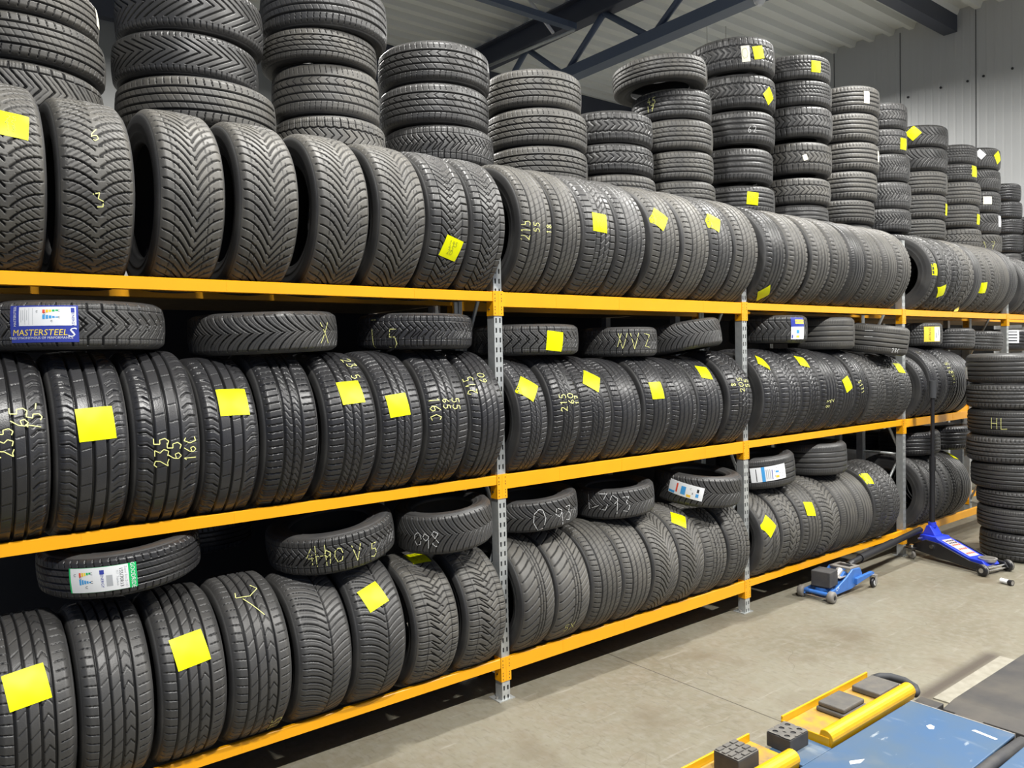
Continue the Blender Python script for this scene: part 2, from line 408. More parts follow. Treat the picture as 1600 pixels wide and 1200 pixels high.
def ring_mesh(name, prof, m, seg=80, ridges=0.):
    prof = np.array(prof); n = len(prof); th = np.arange(seg)*2*PI/seg
    V = np.zeros((seg, n, 3)); V[..., 0] = prof[:, 0]
    V[..., 1] = -np.cos(th)[:, None]*prof[:, 1]; V[..., 2] = np.sin(th)[:, None]*prof[:, 1]
    i = np.arange(seg)[:, None]; j = np.arange(n-1)[None, :]; i2 = (i+1) % seg
    Q = np.stack(np.broadcast_arrays(i*n+j, i*n+j+1, i2*n+j+1, i2*n+j), -1).reshape(-1, 4)
    return np_mesh(name, V.reshape(-1, 3), Q, [m])
SW = [(.1, float(crown(np.array(TE)))), (.1035, .304), (.1045, .3035), (.1075, .295), (.1097, .284), (.110, .275), (.1105, .272), (.1095, .268), (.107, .255), (.1035, .245), (.1045, .243), (.1045, .239), (.100, .232),
      (.095, .219), (.0935, .216), (.0935, .211), (.089, .2055), (.080, .2035), (.074, .2045)]
side_r = ring_mesh('sidewall_face', SW, RB['side'])
side_l = ring_mesh('sidewall_face_back', [(-x, r) for x, r in SW], RB['side'])
LN = [(.074, .2045), (.078, .215), (.088, .245), (.092, .275), (.086, .296), (.06, .309), (0, .313), (-.06, .309), (-.086, .296), (-.092, .275), (-.088, .245), (-.078, .215), (-.074, .2045)]
liner = ring_mesh('liner_face', LN, RB['liner'], 48)

TY = []
def tyre(mx, R, W, pat, tint, info, lo=False):
    """one tyre: an Empty with tread, two sidewalls and the inside as parts"""
    root = bpy.data.objects.new('car_tyre', None); C.objects.link(root); root.empty_display_size = .05
    root.matrix_world = mx
    s = (W/W0, R/R0, R/R0)
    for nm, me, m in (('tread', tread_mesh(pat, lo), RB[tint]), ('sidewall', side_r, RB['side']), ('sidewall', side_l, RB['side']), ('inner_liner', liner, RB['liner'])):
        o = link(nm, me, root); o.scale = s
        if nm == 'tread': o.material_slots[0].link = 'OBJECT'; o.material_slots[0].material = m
    t = dict(root=root, M=mx.copy(), Mi=mx.inverted(), R=R, W=W, pat=pat, info=info, marks=[], tint=tint, label=None)
    TY.append(t); return t

def hit(px, py, cand=None):
    """the tyre a line of sight meets first: returns tyre, local x, theta"""
    d = ray(px, py); best = None
    for t in (cand or TY):
        o = t['Mi'] @ CO; v = (t['Mi'].to_3x3() @ d)
        a = v.y**2+v.z**2; b = o.y*v.y+o.z*v.z; c = o.y**2+o.z**2-(t['R']-.003)**2
        q = b*b-a*c
        if q <= 0: continue
        k = (-b-math.sqrt(q))/a
        if k <= 0: continue
        x = o.x+k*v.x
        if abs(x) > t['W']*.47: continue
        if best is None or k < best[0]:
            p = o+v*k; best = (k, t, x, math.atan2(p.z, -p.y))
    return best[1:] if best else None

def surf(t, x, th, off):
    r = float(crown(np.array(x*W0/t['W'])))*t['R']/R0+off
    return (x, -r*math.cos(th), r*math.sin(th))
def frame_angle(t, th):
    """angle, in the (x, arc) plane, of the direction that reads as level from the aisle (snapped to quarter turns)"""
    m = t['M'].to_3x3(); ex = m @ Vector((1, 0, 0)); et = m @ Vector((0, math.sin(th), math.cos(th)))
    a = math.atan2(CR.dot(et), CR.dot(ex)); return round(a/(PI/2))*PI/2

class Decal:
    def __init__(s, t, x, th, rot=0.):
        s.t, s.x, s.th = t, x, th; s.phi = frame_angle(t, th)+rot; s.mb = MB()
        s.c, s.s = math.cos(s.phi), math.sin(s.phi)
    def uv(s, a, b): return s.x+a*s.c-b*s.s, s.th+(a*s.s+b*s.c)/s.t['R']
    def P(s, a, b, off): x, th = s.uv(a, b); lim = s.t['W']*.46; return surf(s.t, max(-lim, min(lim, x)), th, off)
    def rect(s, a0, a1, b0, b1, m, off=.0012, wob=0.):
        n = max(2, int((a1-a0)/.011)); k = max(2, int((b1-b0)/.011)); V = []
        for i in range(n+1):
            for j in range(k+1):
                w = wob*(math.sin(9*i/n+1)*math.cos(7*j/k)); V.append(s.P(a0+(a1-a0)*i/n, b0+(b1-b0)*j/k, off+w))
        s.mb.add(V, [(i*(k+1)+j, (i+1)*(k+1)+j, (i+1)*(k+1)+j+1, i*(k+1)+j+1) for i in range(n) for j in range(k)], m, True); return s
    def poly(s, pts, m, off=.0014):
        V = [s.P(a, b, off) for a, b in pts]; s.mb.add(V, [tuple(range(len(V)))], m); return s
    def text(s, txt, a, b, size, m, off=.0018, ang=0., stretch=1., shear=0.):
        V, F = text_mesh(txt); ca, sa = math.cos(ang), math.sin(ang)
        out = []
        for x, y in V:
            x = (x*stretch+y*shear)*size; y = y*size
            out.append(s.P(a+x*ca-y*sa, b+x*sa+y*ca, off))
        s.mb.add(out, F, m); return s
    def strokes(s, txt, a, b, h, m, ang=0., w=.0035, off=.0016, broken=False, jit=.06):
        ca, sa = math.cos(ang), math.sin(ang); pen = 0.
        tot = sum(.42 if ch == ' ' else .78 for ch in txt)*h
        for ch in txt:
            if ch == ' ': pen += .42*h; continue
            for line in GLYPH[ch]:
                pts = []
                for i in range(len(line)-1):
                    (x0, y0), (x1, y1) = line[i], line[i+1]; n = max(1, int(math.hypot(x1-x0, y1-y0)*h/.004))
                    pts += [(x0+(x1-x0)*q/n, y0+(y1-y0)*q/n) for q in range(n)]
                pts.append(line[-1])
                P = []
                for x, y in pts:
                    X = pen+x*.6*h-tot/2; Y = (y-.5)*h; P.append((a+X*ca-Y*sa, b+X*sa+Y*ca))
                for i in range(len(P)-1):
                    (x0, y0), (x1, y1) = P[i], P[i+1]; L = math.hypot(x1-x0, y1-y0) or 1e-6; nx, ny = -(y1-y0)/L*w/2, (x1-x0)/L*w/2
                    if broken:
                        xx, tt = s.uv((x0+x1)/2, (y0+y1)/2)
                        dd = PAT[s.t['pat']](np.array([[(tt % (2*PI))*R0]]), np.array([[xx*W0/s.t['W']]]))[0, 0]
                        if dd > .004: continue
                        ex, ey = (x1-x0)*.15, (y1-y0)*.15
                    else: ex = ey = 0
                    s.mb.add([s.P(x0+nx-ex, y0+ny-ey, off), s.P(x0-nx-ex, y0-ny-ey, off), s.P(x1-nx+ex, y1-ny+ey, off), s.P(x1+nx+ex, y1+ny+ey, off)], [(0, 1, 2, 3)], m)
            pen += .78*h
        return s
    def build(s, name, label, mark):
        o = link(name, s.mb.mesh(name), s.t['root']); o['label'] = label; s.t['marks'].append(mark); return o
_tm = {}
def text_mesh(txt):
    if txt not in _tm:
        cu = bpy.data.curves.new('lettering', 'FONT'); cu.body = txt; cu.align_x = 'CENTER'; cu.align_y = 'CENTER'; cu.resolution_u = 2
        o = bpy.data.objects.new('lettering', cu); C.objects.link(o); bpy.context.view_layer.update()
        me = o.evaluated_get(bpy.context.evaluated_depsgraph_get()).to_mesh()
        _tm[txt] = ([(v.co.x, v.co.y) for v in me.vertices], [tuple(p.vertices) for p in me.polygons])
        C.objects.unlink(o); bpy.data.objects.remove(o); bpy.data.curves.remove(cu)
    return _tm[txt]
GLYPH = {'0': [[(.5, 1), (.1, .8), (0, .4), (.3, 0), (.8, .1), (1, .55), (.8, .95), (.5, 1)]], '1': [[(.3, .8), (.55, 1), (.5, 0)]],
 '2': [[(.05, .8), (.35, 1), (.8, .9), (.75, .6), (.1, .05), (.5, .1), (.95, 0)]], '3': [[(.1, .95), (.8, .95), (.45, .6), (.85, .35), (.6, .02), (.05, .1)]],
 '4': [[(.6, 1), (.05, .4), (.9, .4)], [(.65, .65), (.6, 0)]], '5': [[(.9, 1), (.25, 1), (.2, .6), (.7, .6), (.85, .25), (.5, 0), (.05, .1)]],
 '6': [[(.75, 1), (.2, .55), (.1, .2), (.45, 0), (.85, .2), (.7, .45), (.15, .35)]], '7': [[(.05, 1), (.9, 1), (.4, 0)], [(.25, .5), (.8, .5)]],
 '8': [[(.8, .85), (.4, 1), (.15, .8), (.8, .25), (.5, 0), (.15, .2), (.8, .85)]], '9': [[(.85, .7), (.5, .5), (.15, .7), (.4, 1), (.85, .8), (.7, 0)]],
 'C': [[(.9, .85), (.5, 1), (.1, .5), (.4, 0), (.95, .1)]], 'V': [[(0, 1), (.45, 0), (.95, 1)]], 'H': [[(.1, 1), (.1, 0)], [(.85, 1), (.85, 0)], [(.1, .5), (.85, .5)]],
 'X': [[(0, 1), (1, 0)], [(1, 1), (0, 0)]], '-': [[(.1, .5), (.9, .5)]], 'l': [[(.4, 1), (.5, 0)]], 'R': [[(.1, 0), (.1, 1), (.8, .8), (.15, .5), (.9, 0)]], 'Z': [[(.05, 1), (.9, .9), (.15, .1), (.95, 0)]], 'L': [[(.1, 1), (.1, 0), (.9, .05)]]}

def Rz(a): return Matrix.Rotation(a, 4, 'Z')
def Rx(a): return Matrix.Rotation(a, 4, 'X')
def Ry(a): return Matrix.Rotation(a, 4, 'Y')
def T(*v): return Matrix.Translation(v)
SPAN = .165
def stand_z(zrail, R): return zrail+math.sqrt(R*R-SPAN*SPAN)

# ---- tyres standing in rows: right edge of each tread as seen, tread kind, tint, radius, optional flip / yaw
# small differences in tyre size under the ones lying on top
TRIM = {('middle', 1, 4): .014, ('middle', 1, 6): .007, ('middle', 1, 7): .006, ('middle', 1, 9): .007,
        ('middle', 2, 1): .015, ('middle', 2, 3): .015, ('middle', 2, 4): .023, ('middle', 2, 5): .010, ('middle', 2, 6): .025, ('middle', 2, 7): .023, ('middle', 2, 8): .008,
        ('middle', 3, 5): .011, ('middle', 3, 7): .017, ('middle', 3, 8): .021, ('middle', 3, 9): .026, ('middle', 4, 1): .024, ('middle', 4, 3): .004, ('middle', 4, 5): .013, ('middle', 4, 6): .018,
        ('bottom', 1, 5): .015, ('bottom', 1, 7): .006, ('bottom', 2, 4): .004, ('bottom', 2, 7): .006, ('bottom', 3, 1): .009, ('bottom', 3, 6): .012, ('bottom', 4, 2): .014, ('bottom', 4, 3): .013, ('bottom', 4, 5): .006, ('bottom', 4, 6): .014}
def row(level, bay, zr, R, items, yref, x_first):
    prev = None; n = 0; pw = 0.
    lo_x, hi_x = PX[bay-1]+.031, PX[bay]-.031
    for it in items:
        px, pat, tint = it[0], it[1], it[2]; opt = it[3] if len(it) > 3 else {}
        n += 1
        r = opt.get('R', R)-TRIM.get((level, bay, n), 0.); zc = stand_z(zr, r); Yc = D+.19+opt.get('dy', 0.)
        d = on_y(px, yref, Yc-r+.03).x
        if prev is None: prev = max(x_first, lo_x) if bay > 1 else x_first
        yaw = opt.get('yaw', random.uniform(-.004, .004)); turn = r*math.sin(abs(yaw)) if abs(yaw) > .02 else .0015
        W = max(.12, min(.245, (d-prev-.03*pw-2*turn)/.97-.004)); W = min(W, opt.get('W', W))
        xc = min(d-W*.47-turn, hi_x-W/2-turn)
        if bay > 1: xc = max(xc, lo_x+W/2+turn)
        if n > 1: xc = max(xc, prev+.03*pw+W/2+turn+.001)
        prev = xc+W/2+turn-.03*W; pw = W
        fl = Rz(PI) @ Rx(PI) if opt.get('flip') else Rx(0)
        m = T(xc, Yc, zc) @ Rz(yaw) @ fl @ Rx(random.uniform(-.09, .09))
        tyre(m, r, W, pat, tint, ('stand', level, bay, n), bay >= 3)
F_ = {'flip': 1}
R_TOP, R_MID, R_BOT = .352, .343, .315
row('top', 1, ZT, R_TOP, [(74, 'swept', 'dusty'), (211, 'swept', 'dusty', {'R': .345}), (352, 'vdense', 'dusty'), (467, 'vdense', 'dusty'), (576, 'vdense', 'dusty'), (664, 'vdense', 'dusty'), (731, 'chevron', 'grey'), (788, 'chevron', 'grey')], 320, on_y(-60, 320, D-.15).x)
row('top', 2, ZT, R_TOP+.004, [(861, 'rib', 'dusty'), (906, 'rib', 'dusty'), (960, 'blockrib', 'grey'), (1007, 'rib', 'grey'), (1060, 'rib', 'dusty'), (1106, 'rib', 'dusty'), (1142, 'rib', 'grey'), (1182, 'rib', 'dusty')], 370, on_y(791, 320, D-.15).x)
row('top', 3, ZT, R_TOP, [(1225, 'rib', 'grey'), (1260, 'rib', 'dusty'), (1295, 'rib', 'dusty'), (1325, 'rib', 'dusty'), (1348, 'fine', 'grey'), (1376, 'rib', 'dusty'), (1399, 'fine', 'dusty'), (1421, 'rib', 'dusty')], 410, on_y(1184, 400, D-.15).x)
row('top', 4, ZT, R_TOP, [(1465, 'blockrib', 'grey', {'yaw': .23, 'R': .348}), (1484, 'winter', 'grey'), (1502, 'winter', 'grey'), (1519, 'winter', 'dusty'), (1531, 'smooth', 'grey'), (1545, 'rib', 'dusty'), (1560, 'rib', 'dusty'), (1574, 'fine', 'dusty'), (1587, 'fine', 'grey')], 430, on_y(1444, 430, D-.15).x)
row('top', 5, ZT, .325, [(1602, 'fine', 'grey'), (1612, 'rib', 'grey'), (1622, 'rib', 'grey')], 450, on_y(1575, 450, D-.15).x)
row('middle', 1, ZM, R_MID, [(76, 'van', 'black'), (200, 'van', 'black'), (311, 'van', 'black'), (404, 'van', 'black'), (497, 'rib3', 'black'), (589, 'rib3', 'black'), (660, 'rib3', 'black'), (731, 'rib3', 'black'), (789, 'rib', 'black')], 670, on_y(-45, 670, D-.15).x)
row('middle', 2, ZM, R_MID-.01, [(854, 'rib3', 'black'), (904, 'rib3', 'black'), (954, 'rib3', 'black'), (1000, 'rib', 'black'), (1046, 'rib', 'black'), (1087, 'rib', 'black'), (1128, 'rib', 'black'), (1174, 'blockrib', 'black')], 640, on_y(795, 640, D-.15).x)
row('middle', 3, ZM, R_MID-.015, [(1215, 'blockrib', 'black'), (1249, 'blockrib', 'black'), (1279, 'blockrib', 'black'), (1308, 'rib', 'black'), (1331, 'rib', 'black'), (1353, 'rib', 'black'), (1382, 'blockrib', 'grey'), (1403, 'blockrib', 'grey'), (1422, 'blockrib', 'grey')], 630, on_y(1180, 640, D-.15).x)
row('middle', 4, ZM, R_MID-.015, [(1446, 'rib', 'black', {'yaw': .10}), (1462, 'fine', 'black'), (1477, 'rib', 'black'), (1492, 'blockrib', 'black'), (1507, 'fine', 'black'), (1520, 'fine', 'black')], 620, on_y(1426, 640, D-.15).x)
row('bottom', 1, ZB, R_BOT+.02, [(114, 'ribslant', 'grey'), (237, 'ribslant', 'grey'), (352, 'ribslant', 'grey'), (454, 'ribslant', 'grey'), (549, 'asym', 'grey'), (634, 'asym', 'grey'), (717, 'zigblock', 'dusty', {'R': .315}), (791, 'zigblock', 'dusty', {'R': .312})], 1010, on_y(-20, 1030, D-.13).x)
row('bottom', 2, ZB, R_BOT-.003, [(865, 'sportv', 'dusty'), (920, 'sportv', 'dusty'), (970, 'rib', 'dusty'), (1016, 'rib', 'dusty'), (1059, 'vdense', 'dusty'), (1099, 'vdense', 'dusty'), (1134, 'blockrib', 'dusty', {'R': .305}), (1170, 'blockrib', 'dusty', {'R': .305})], 900, on_y(800, 940, D-.13).x)
row('bottom', 3, ZB, R_BOT, [(1216, 'sportv', 'dusty'), (1248, 'winter', 'dusty'), (1281, 'rib', 'dusty'), (1310, 'swept', 'dusty'), (1338, 'fine', 'dusty'), (1361, 'fine', 'dusty', {'R': .325}), (1384, 'blockrib', 'grey', {'R': .33}), (1404, 'blockrib', 'grey', {'R': .33})], 810, on_y(1176, 840, D-.13).x)
row('bottom', 4, ZB, R_BOT+.01, [(1437, 'rib', 'grey', {'yaw': .10, 'R': .33}), (1456, 'rib', 'grey'), (1471, 'rib', 'grey'), (1486, 'rib', 'grey'), (1499, 'rib', 'grey'), (1514, 'fine', 'grey')], 760, on_y(1413, 780, D-.13).x)

# ---- stacks behind the top row: per tyre (right edge, top edge, kind, tint)
_prev = []
def stack(k, pxc, Rdef, items, tilt_top=None, ys=None):
    geo = []; YS = ys or (3.99 if k % 2 else 4.06)
    for (pr, yt, pat, tint, *o) in items:
        R = o[0] if o else Rdef
        fr = az(pr, yt+20); a = fr
        while True:
            a = fr
            for _ in range(20):
                dist = YS/math.cos(a); a = fr-math.asin(R/dist)
            xc = YS*math.tan(a); dist = math.hypot(xc, YS)
            d = ray(800+FPX*math.tan(a-YAW), yt); z = H+d.z/math.hypot(d.x, d.y)*(dist-R+.015)
            if R < .245 or all(math.hypot(xc-x2, YS-y2) > R+r2+.004 or z2 < z-.29 or z2-h2 > z+.01 for x2, y2, r2, z2, h2 in _prev): break
            R -= .003
        # height of the front top edge, seen at pxc
        d = ray(800+FPX*math.tan(a-YAW), yt); z = H+d.z/math.hypot(d.x, d.y)*(dist-R+.015)
        geo.append([xc, R, z, pat, tint])
    n = 0
    for i, (xc, R, z, pat, tint) in enumerate(geo):
        zb = geo[i+1][2] if i+1 < len(geo) else z-.225
        W = max(.15, min(.27, z-zb)); n += 1
        yy = YS
        fa = -math.atan2(xc, yy)-.2+random.uniform(-.09, .09)
        m = T(xc, yy, z-W/2) @ Rz(fa) @ Ry(-PI/2)
        if i == 0 and tilt_top:
            d = Vector((xc, yy, 0)).normalized(); rr = Vector((d.y, -d.x, 0))
            m = T(0, 0, .014) @ T(xc, yy, z-W/2) @ Matrix.Rotation(-tilt_top[0], 4, d) @ Matrix.Rotation(tilt_top[1], 4, rr) @ Rz(fa) @ Ry(-PI/2)
        tyre(m, R, W*.985, pat, tint, ('stack', k, n), k >= 6)
        zlow = z-W
    lowR = min(g[1] for g in geo)*.95
    # the tyres below, hidden by the row in front, down to the deck
    m_ = max(1, round((zlow-ZT)/.22)); hh = (zlow-ZT)/m_
    for q in range(m_):
        n += 1
        tyre(T(geo[-1][0], YS, zlow-hh*(q+.5)) @ Rz(fa) @ Ry(-PI/2), lowR, hh*.99, 'fine', 'grey', ('stack', k, n), True)
    _prev[:] = [(g[0], YS, g[1], g[2], .26) for g in geo]+[(geo[-1][0], YS, lowR, zlow, zlow)]
    return geo
stack(1, 60, .345, [(152, -54, 'rib', 'dusty'), (163, 18, 'rib', 'dusty'), (161, 92, 'step', 'dusty')])
stack(2, 290, .35, [(409, -35, 'slick', 'grey', .34), (402, 48, 'slick', 'grey', .335), (430, 117, 'rib', 'dusty', .372)])
stack(3, 500, .33, [(603, -38, 'rib', 'grey', .36), (588, 42, 'ribslant', 'dusty', .33), (592, 97, 'ribslant', 'dusty', .335), (602, 178, 'winter', 'dusty', .345)])
stack(4, 678, .335, [(764, 60, 'ribslant', 'grey', .335), (763, 126, 'ribslant', 'grey', .33), (771, 192, 'zigblock', 'grey', .335)])
stack(5, 840, .335, [(908, 104, 'ribslant', 'dusty', .32), (917, 165, 'ribslant', 'dusty', .335), (918, 225, 'ribslant', 'dusty', .335)])
stack(6, 950, .335, [(1020, 170, 'winter', 'grey'), (1021, 222, 'winter', 'grey'), (1025, 270, 'blockrib', 'dusty')])
stack(7, 1040, .335, [(1105, 84, 'ribslant', 'dusty', .35), (1112, 136, 'ribslant', 'grey', .335), (1114, 184, 'ribslant', 'dusty', .335), (1115, 234, 'ribslant', 'dusty', .335), (1118, 281, 'ribslant', 'dusty', .335)], (.06, .0))
stack(8, 1145, .345, [(1211, 58, 'winter', 'grey', .355), (1212, 114, 'winter', 'grey', .345), (1211, 171, 'rib', 'grey', .34), (1208, 230, 'rib', 'grey', .34), (1211, 289, 'rib', 'grey', .34)], (.03, .0))
stack(9, 1240, .34, [(1298, 84, 'blockrib', 'grey'), (1300, 124, 'blockrib', 'grey'), (1301, 164, 'winter', 'grey'), (1300, 221, 'winter', 'dusty'), (1298, 277, 'winter', 'dusty')])
stack(10, 1318, .34, [(1375, 133, 'rib', 'dusty'), (1373, 176, 'rib', 'dusty'), (1374, 221, 'rib', 'dusty'), (1371, 267, 'rib', 'dusty'), (1367, 312, 'rib', 'dusty')])
stack(11, 1370, .335, [(1418, 160, 'winter', 'grey'), (1418, 201, 'winter', 'grey'), (1422, 240, 'zigblock', 'grey'), (1424, 284, 'zigblock', 'grey'), (1424, 326, 'zigblock', 'grey')])
stack(12, 1432, .345, [(1482, 195, 'vopen', 'grey'), (1481, 230, 'vopen', 'grey'), (1481, 267, 'rib', 'dusty'), (1480, 304, 'rib', 'dusty'), (1478, 342, 'rib', 'dusty')])
stack(13, 1480, .335, [(1527, 226, 'blockrib', 'grey'), (1527, 256, 'blockrib', 'grey'), (1533, 284, 'rib', 'dusty'), (1531, 320, 'rib', 'dusty'), (1534, 357, 'winter', 'dusty')])
stack(14, 1520, .335, [(1564, 231, 'asym', 'grey'), (1564, 265, 'asym', 'grey'), (1564, 299, 'blockrib', 'grey'), (1565, 333, 'vopen', 'grey'), (1566, 366, 'vopen', 'dusty')])
stack(15, 1555, .30, [(1596, 287, 'rib', 'black'), (1598, 315, 'rib', 'black'), (1599, 342, 'rib', 'black'), (1600, 366, 'rib', 'black')])
# one more pile against the end wall
for i in range(6):
    tyre(T(11.60, 3.72, ZT+.11+.22*i) @ Rz(-1.4) @ Ry(-PI/2), .30, .215, 'fine', 'black', ('pile', 16, 6-i), True)

# ---- tyres lying flat on the standing ones: left, right, top, bottom as seen; tilt (right side up), pitch (opening towards the viewer)
def flat(level, bay, n, pl, pr, yt, yb, pat, tint, roll=0., pitch=0., R=None, Y=None, W=None, spin=None, dz=0.):
    Y = Y or D+.20
    aR = az(pr, (yt+yb)/2)
    if R is None:
        aL = az(pl, (yt+yb)/2); R = .31
        for _ in range(30):
            a = (aL+aR)/2; dist = Y/math.cos(a); R = dist*math.sin((aR-aL)/2)
    a = aR
    for _ in range(20):
        dist = Y/math.cos(a); a = aR-math.asin(R/dist)
    xc = Y*math.tan(a); dist = math.hypot(xc, Y)
    px = 800+FPX*math.tan(a-YAW)
    def zz(y): d = ray(px, y); return H+d.z/math.hypot(d.x, d.y)*(dist-R)
    zt, zb = zz(yt), zz(yb); W = W or (zt-zb)*.97
    z = (zt+zb)/2+math.sin(pitch)*R*.5+dz
    d = Vector((xc, Y, 0)).normalized(); rr = Vector((d.y, -d.x, 0))
    m = T(xc, Y, z) @ Matrix.Rotation(-roll, 4, d) @ Matrix.Rotation(pitch, 4, rr) @ Rz(-math.atan2(xc, Y)-.2+random.uniform(-.09, .09)) @ Ry(-PI/2)
    return tyre(m, R, W, pat, tint, ('flat', level, bay, n), bay >= 3)
flat('middle', 1, 1, -40, 258, 466, 547, 'season', 'grey', 0, 0, R=.305)
flat('middle', 1, 2, 292, 527, 484, 553, 'vopen', 'grey', .03, .02)
flat('middle', 1, 3, 557, 738, 487, 546, 'zigblock', 'black', -.01, 0)
flat('middle', 2, 1, 0, 904, 505, 556, 'season', 'grey', 0, 0, R=.29)
flat('middle', 2, 2, 903, 1027, 510, 558, 'season', 'grey', 0, 0)
flat('middle', 2, 3, 1020, 1128, 503, 550, 'vopen', 'grey', .17, -.03, R=.265)
flat('middle', 3, 1, 0, 1262, 492, 537, 'season', 'grey', 0, 0, R=.27)
flat('middle', 3, 2, 1252, 1336, 495, 547, 'fine', 'dusty', 0, 0, R=.245)
flat('middle', 3, 3, 1333, 1421, 505, 552, 'fine', 'dusty', -.13, 0, R=.29, Y=D+.10)
flat('middle', 4, 1, 0, 1473, 504, 541, 'blockrib', 'grey', 0, 0, R=.225)
flat('middle', 4, 2, 0, 1524, 512, 545, 'rib', 'grey', -.03, 0, R=.24)
flat('middle', 4, 3, 0, 1568, 516, 548, 'rib', 'grey', -.05, 0, R=.27)
flat('middle', 5, 1, 0, 1617, 514, 548, 'fine', 'black', -.03, 0, R=.30, Y=D+.18)
flat('bottom', 1, 1, 35, 315, 860, 932, 'rib', 'black', .05, .06, R=.285, dz=-.006)
flat('bottom', 1, 2, 385, 617, 832, 898, 'zigblock', 'grey', .10, .10, R=.285)
flat('bottom', 1, 3, 600, 770, 800, 868, 'vopen', 'grey', .06, .08, R=.24, Y=D+.10)
flat('bottom', 2, 1, 0, 903, 782, 834, 'vopen', 'grey', .06, .05, R=.27)
flat('bottom', 2, 2, 903, 1023, 764, 813, 'vopen', 'grey', .05, .04, R=.25)
flat('bottom', 2, 3, 1035, 1159, 743, 794, 'vopen', 'grey', -.10, .03, R=.275, Y=D+.10)
flat('bottom', 3, 1, 0, 1243, 715, 766, 'fine', 'grey', .07, .04, R=.27)
flat('bottom', 3, 2, 1238, 1324, 694, 745, 'fine', 'grey', .02, 0, R=.255)
flat('bottom', 4, 1, 0, 1470, 676, 713, 'rib', 'black', .03, .03, R=.25)
flat('bottom', 4, 2, 0, 1520, 666, 704, 'rib', 'black', .0, .0, R=.27)
# dark tyres further back on the lower shelf
flat('bottom', 1, 4, 300, 395, 822, 872, 'rib', 'black', 0, 0, R=.27, Y=D+.80)
flat('bottom', 3, 3, 0, 1406, 680, 705, 'rib', 'black', 0, 0, R=.27, Y=D+.72)

# ---- the tall stack on the floor
fx, fy = 7.30, 2.545
def floor_stack():
    items = [(1508, 552), (1509, 600), (1511, 641), (1509, 683), (1516, 727), (1525, 769), (1526, 797), (1530, 836), (0, 879)]
    R = .335
    def z_at(y):
        a = math.atan2(fx, fy); d = ray(800+FPX*math.tan(a-YAW), y); return H+d.z/math.hypot(d.x, d.y)*(math.hypot(fx, fy)-R)
    zz = [z_at(y) for _, y in items]; zz[-1] = 0.
    for i in range(8):
        fr = az(items[i][0], items[i][1]+20); a0 = fr+math.asin(R/math.hypot(fx, fy)); dist = 7.72
        xc, yc = dist*math.sin(a0), dist*math.cos(a0)
        W = zz[i]-zz[i+1]
        tyre(T(xc, yc, (zz[i]+zz[i+1])/2) @ Rz(-a0-.2) @ Ry(-PI/2), R, W*.985, ('fine', 'rib')[i % 2], 'grey', ('floor', 1, i+1), True)
floor_stack()

# ------------------------------------------------------------------ stickers, labels and chalk on the tyres
def sticker(px, py, size=.10, rot=0., txt='', white=None, aspect=1., tilt=0.):
    h = hit(px, py)
    if not h: return
    d = Decal(*h, math.radians(rot)); s = size/2
    d.rect(-s*aspect, s*aspect, -s, s, M[white or 'yellow'], .0015, .0006)
    if txt:
        ls = txt.split('/'); k = len(ls)
        for i, l in enumerate(ls): d.strokes(l, -.003*(i % 2), s*(.62-1.24*(i+.5)/k)+s*.05, size*.8/k*.8, M['ink'], 0, .0022, .0026)
    d.build('price_sticker', {None: 'yellow square sticker', 'cream': 'cream paper tape', 'white': 'white paper tag'}[white], {None: 'yellow', 'cream': 'cream', 'white': 'white'}[white])
for a in [(18, 195, .095, -6, '25/45/18'), (705, 388, .10, -16, '195/45/20'), (937, 348, .10, -4, '55/16'), (1030, 342, .105, -38, '65/17'), (1115, 347, .10, -30), (1193, 458, .10, 40),
          (1462, 421, .10, 0), (1471, 455, .10, 20), (1537, 450, .10, 8),
          (150, 662, .115, 3), (364, 628, .112, 0), (548, 613, .105, 4), (622, 633, .10, 5), (824, 607, .105, -38), (924, 595, .105, -34), (1026, 610, .10, 0), (1100, 582, .10, -10),
          (1192, 566, .10, -34), (1253, 565, .10, -14), (1324, 600, .10, 20), (1405, 575, .095, -6), (1435, 556, .10, -25),
          (42, 1073, .122, 7), (297, 1015, .12, 8), (583, 932, .105, 18), (652, 872, .10, 0, '25/55'), (1060, 812, .10, -38, '5'), (1201, 822, .11, 38), (1265, 795, .10, -10), (1354, 747, .10, -14), (1441, 747, .10, 0), (1490, 712, .10, -20), (1506, 714, .09, -20),
          (1185, 82, .10, 12), (1201, 150, .105, 42), (1176, 310, .10, -5, '65/17'), (1275, 104, .095, 0, '5'), (1412, 225, .11, 0), (1427, 208, .115, 42, '5'), (1523, 268, .12, 0), (1559, 246, .12, 35), (1479, 328, .12, 0), (1529, 343, .11, 0),
          (867, 533, .10, -6)]:
    sticker(*a)
for a in [(1165, 84, .125, 4, '0', 'cream', .55), (1354, 152, .11, 0, '5', 'cream', .55), (1258, 246, .05, 20, '', 'cream', .8), (1532, 241, .10, 45, '', 'white', .8), (1543, 313, .09, 0, '', 'cream', 1.2), (1562, 346, .13, 0, '', 'white', .6), (1510, 583, .10, 0, '', 'white', .8), (151, 15, .16, 0, '', 'cream', .35), (1372, 245, .10, 0, '', 'cream', .5)]:
    sticker(*a)
def chalk(px, py, txt, h, rot=0., col='chalky', w=.0030):
    q = hit(px, py)
    if not q: return
    d = Decal(*q, math.radians(rot))
    d.strokes(txt, 0, 0, h, M[col], 0, w, .0012, q[0]['pat'] in ('vopen', 'season', 'zigblock', 'swept', 'vdense', 'winter'))
    if d.mb.f: d.build('chalk_lettering', 'chalk writing' if col == 'chalkw' else 'yellow chalk writing', 'chalk')
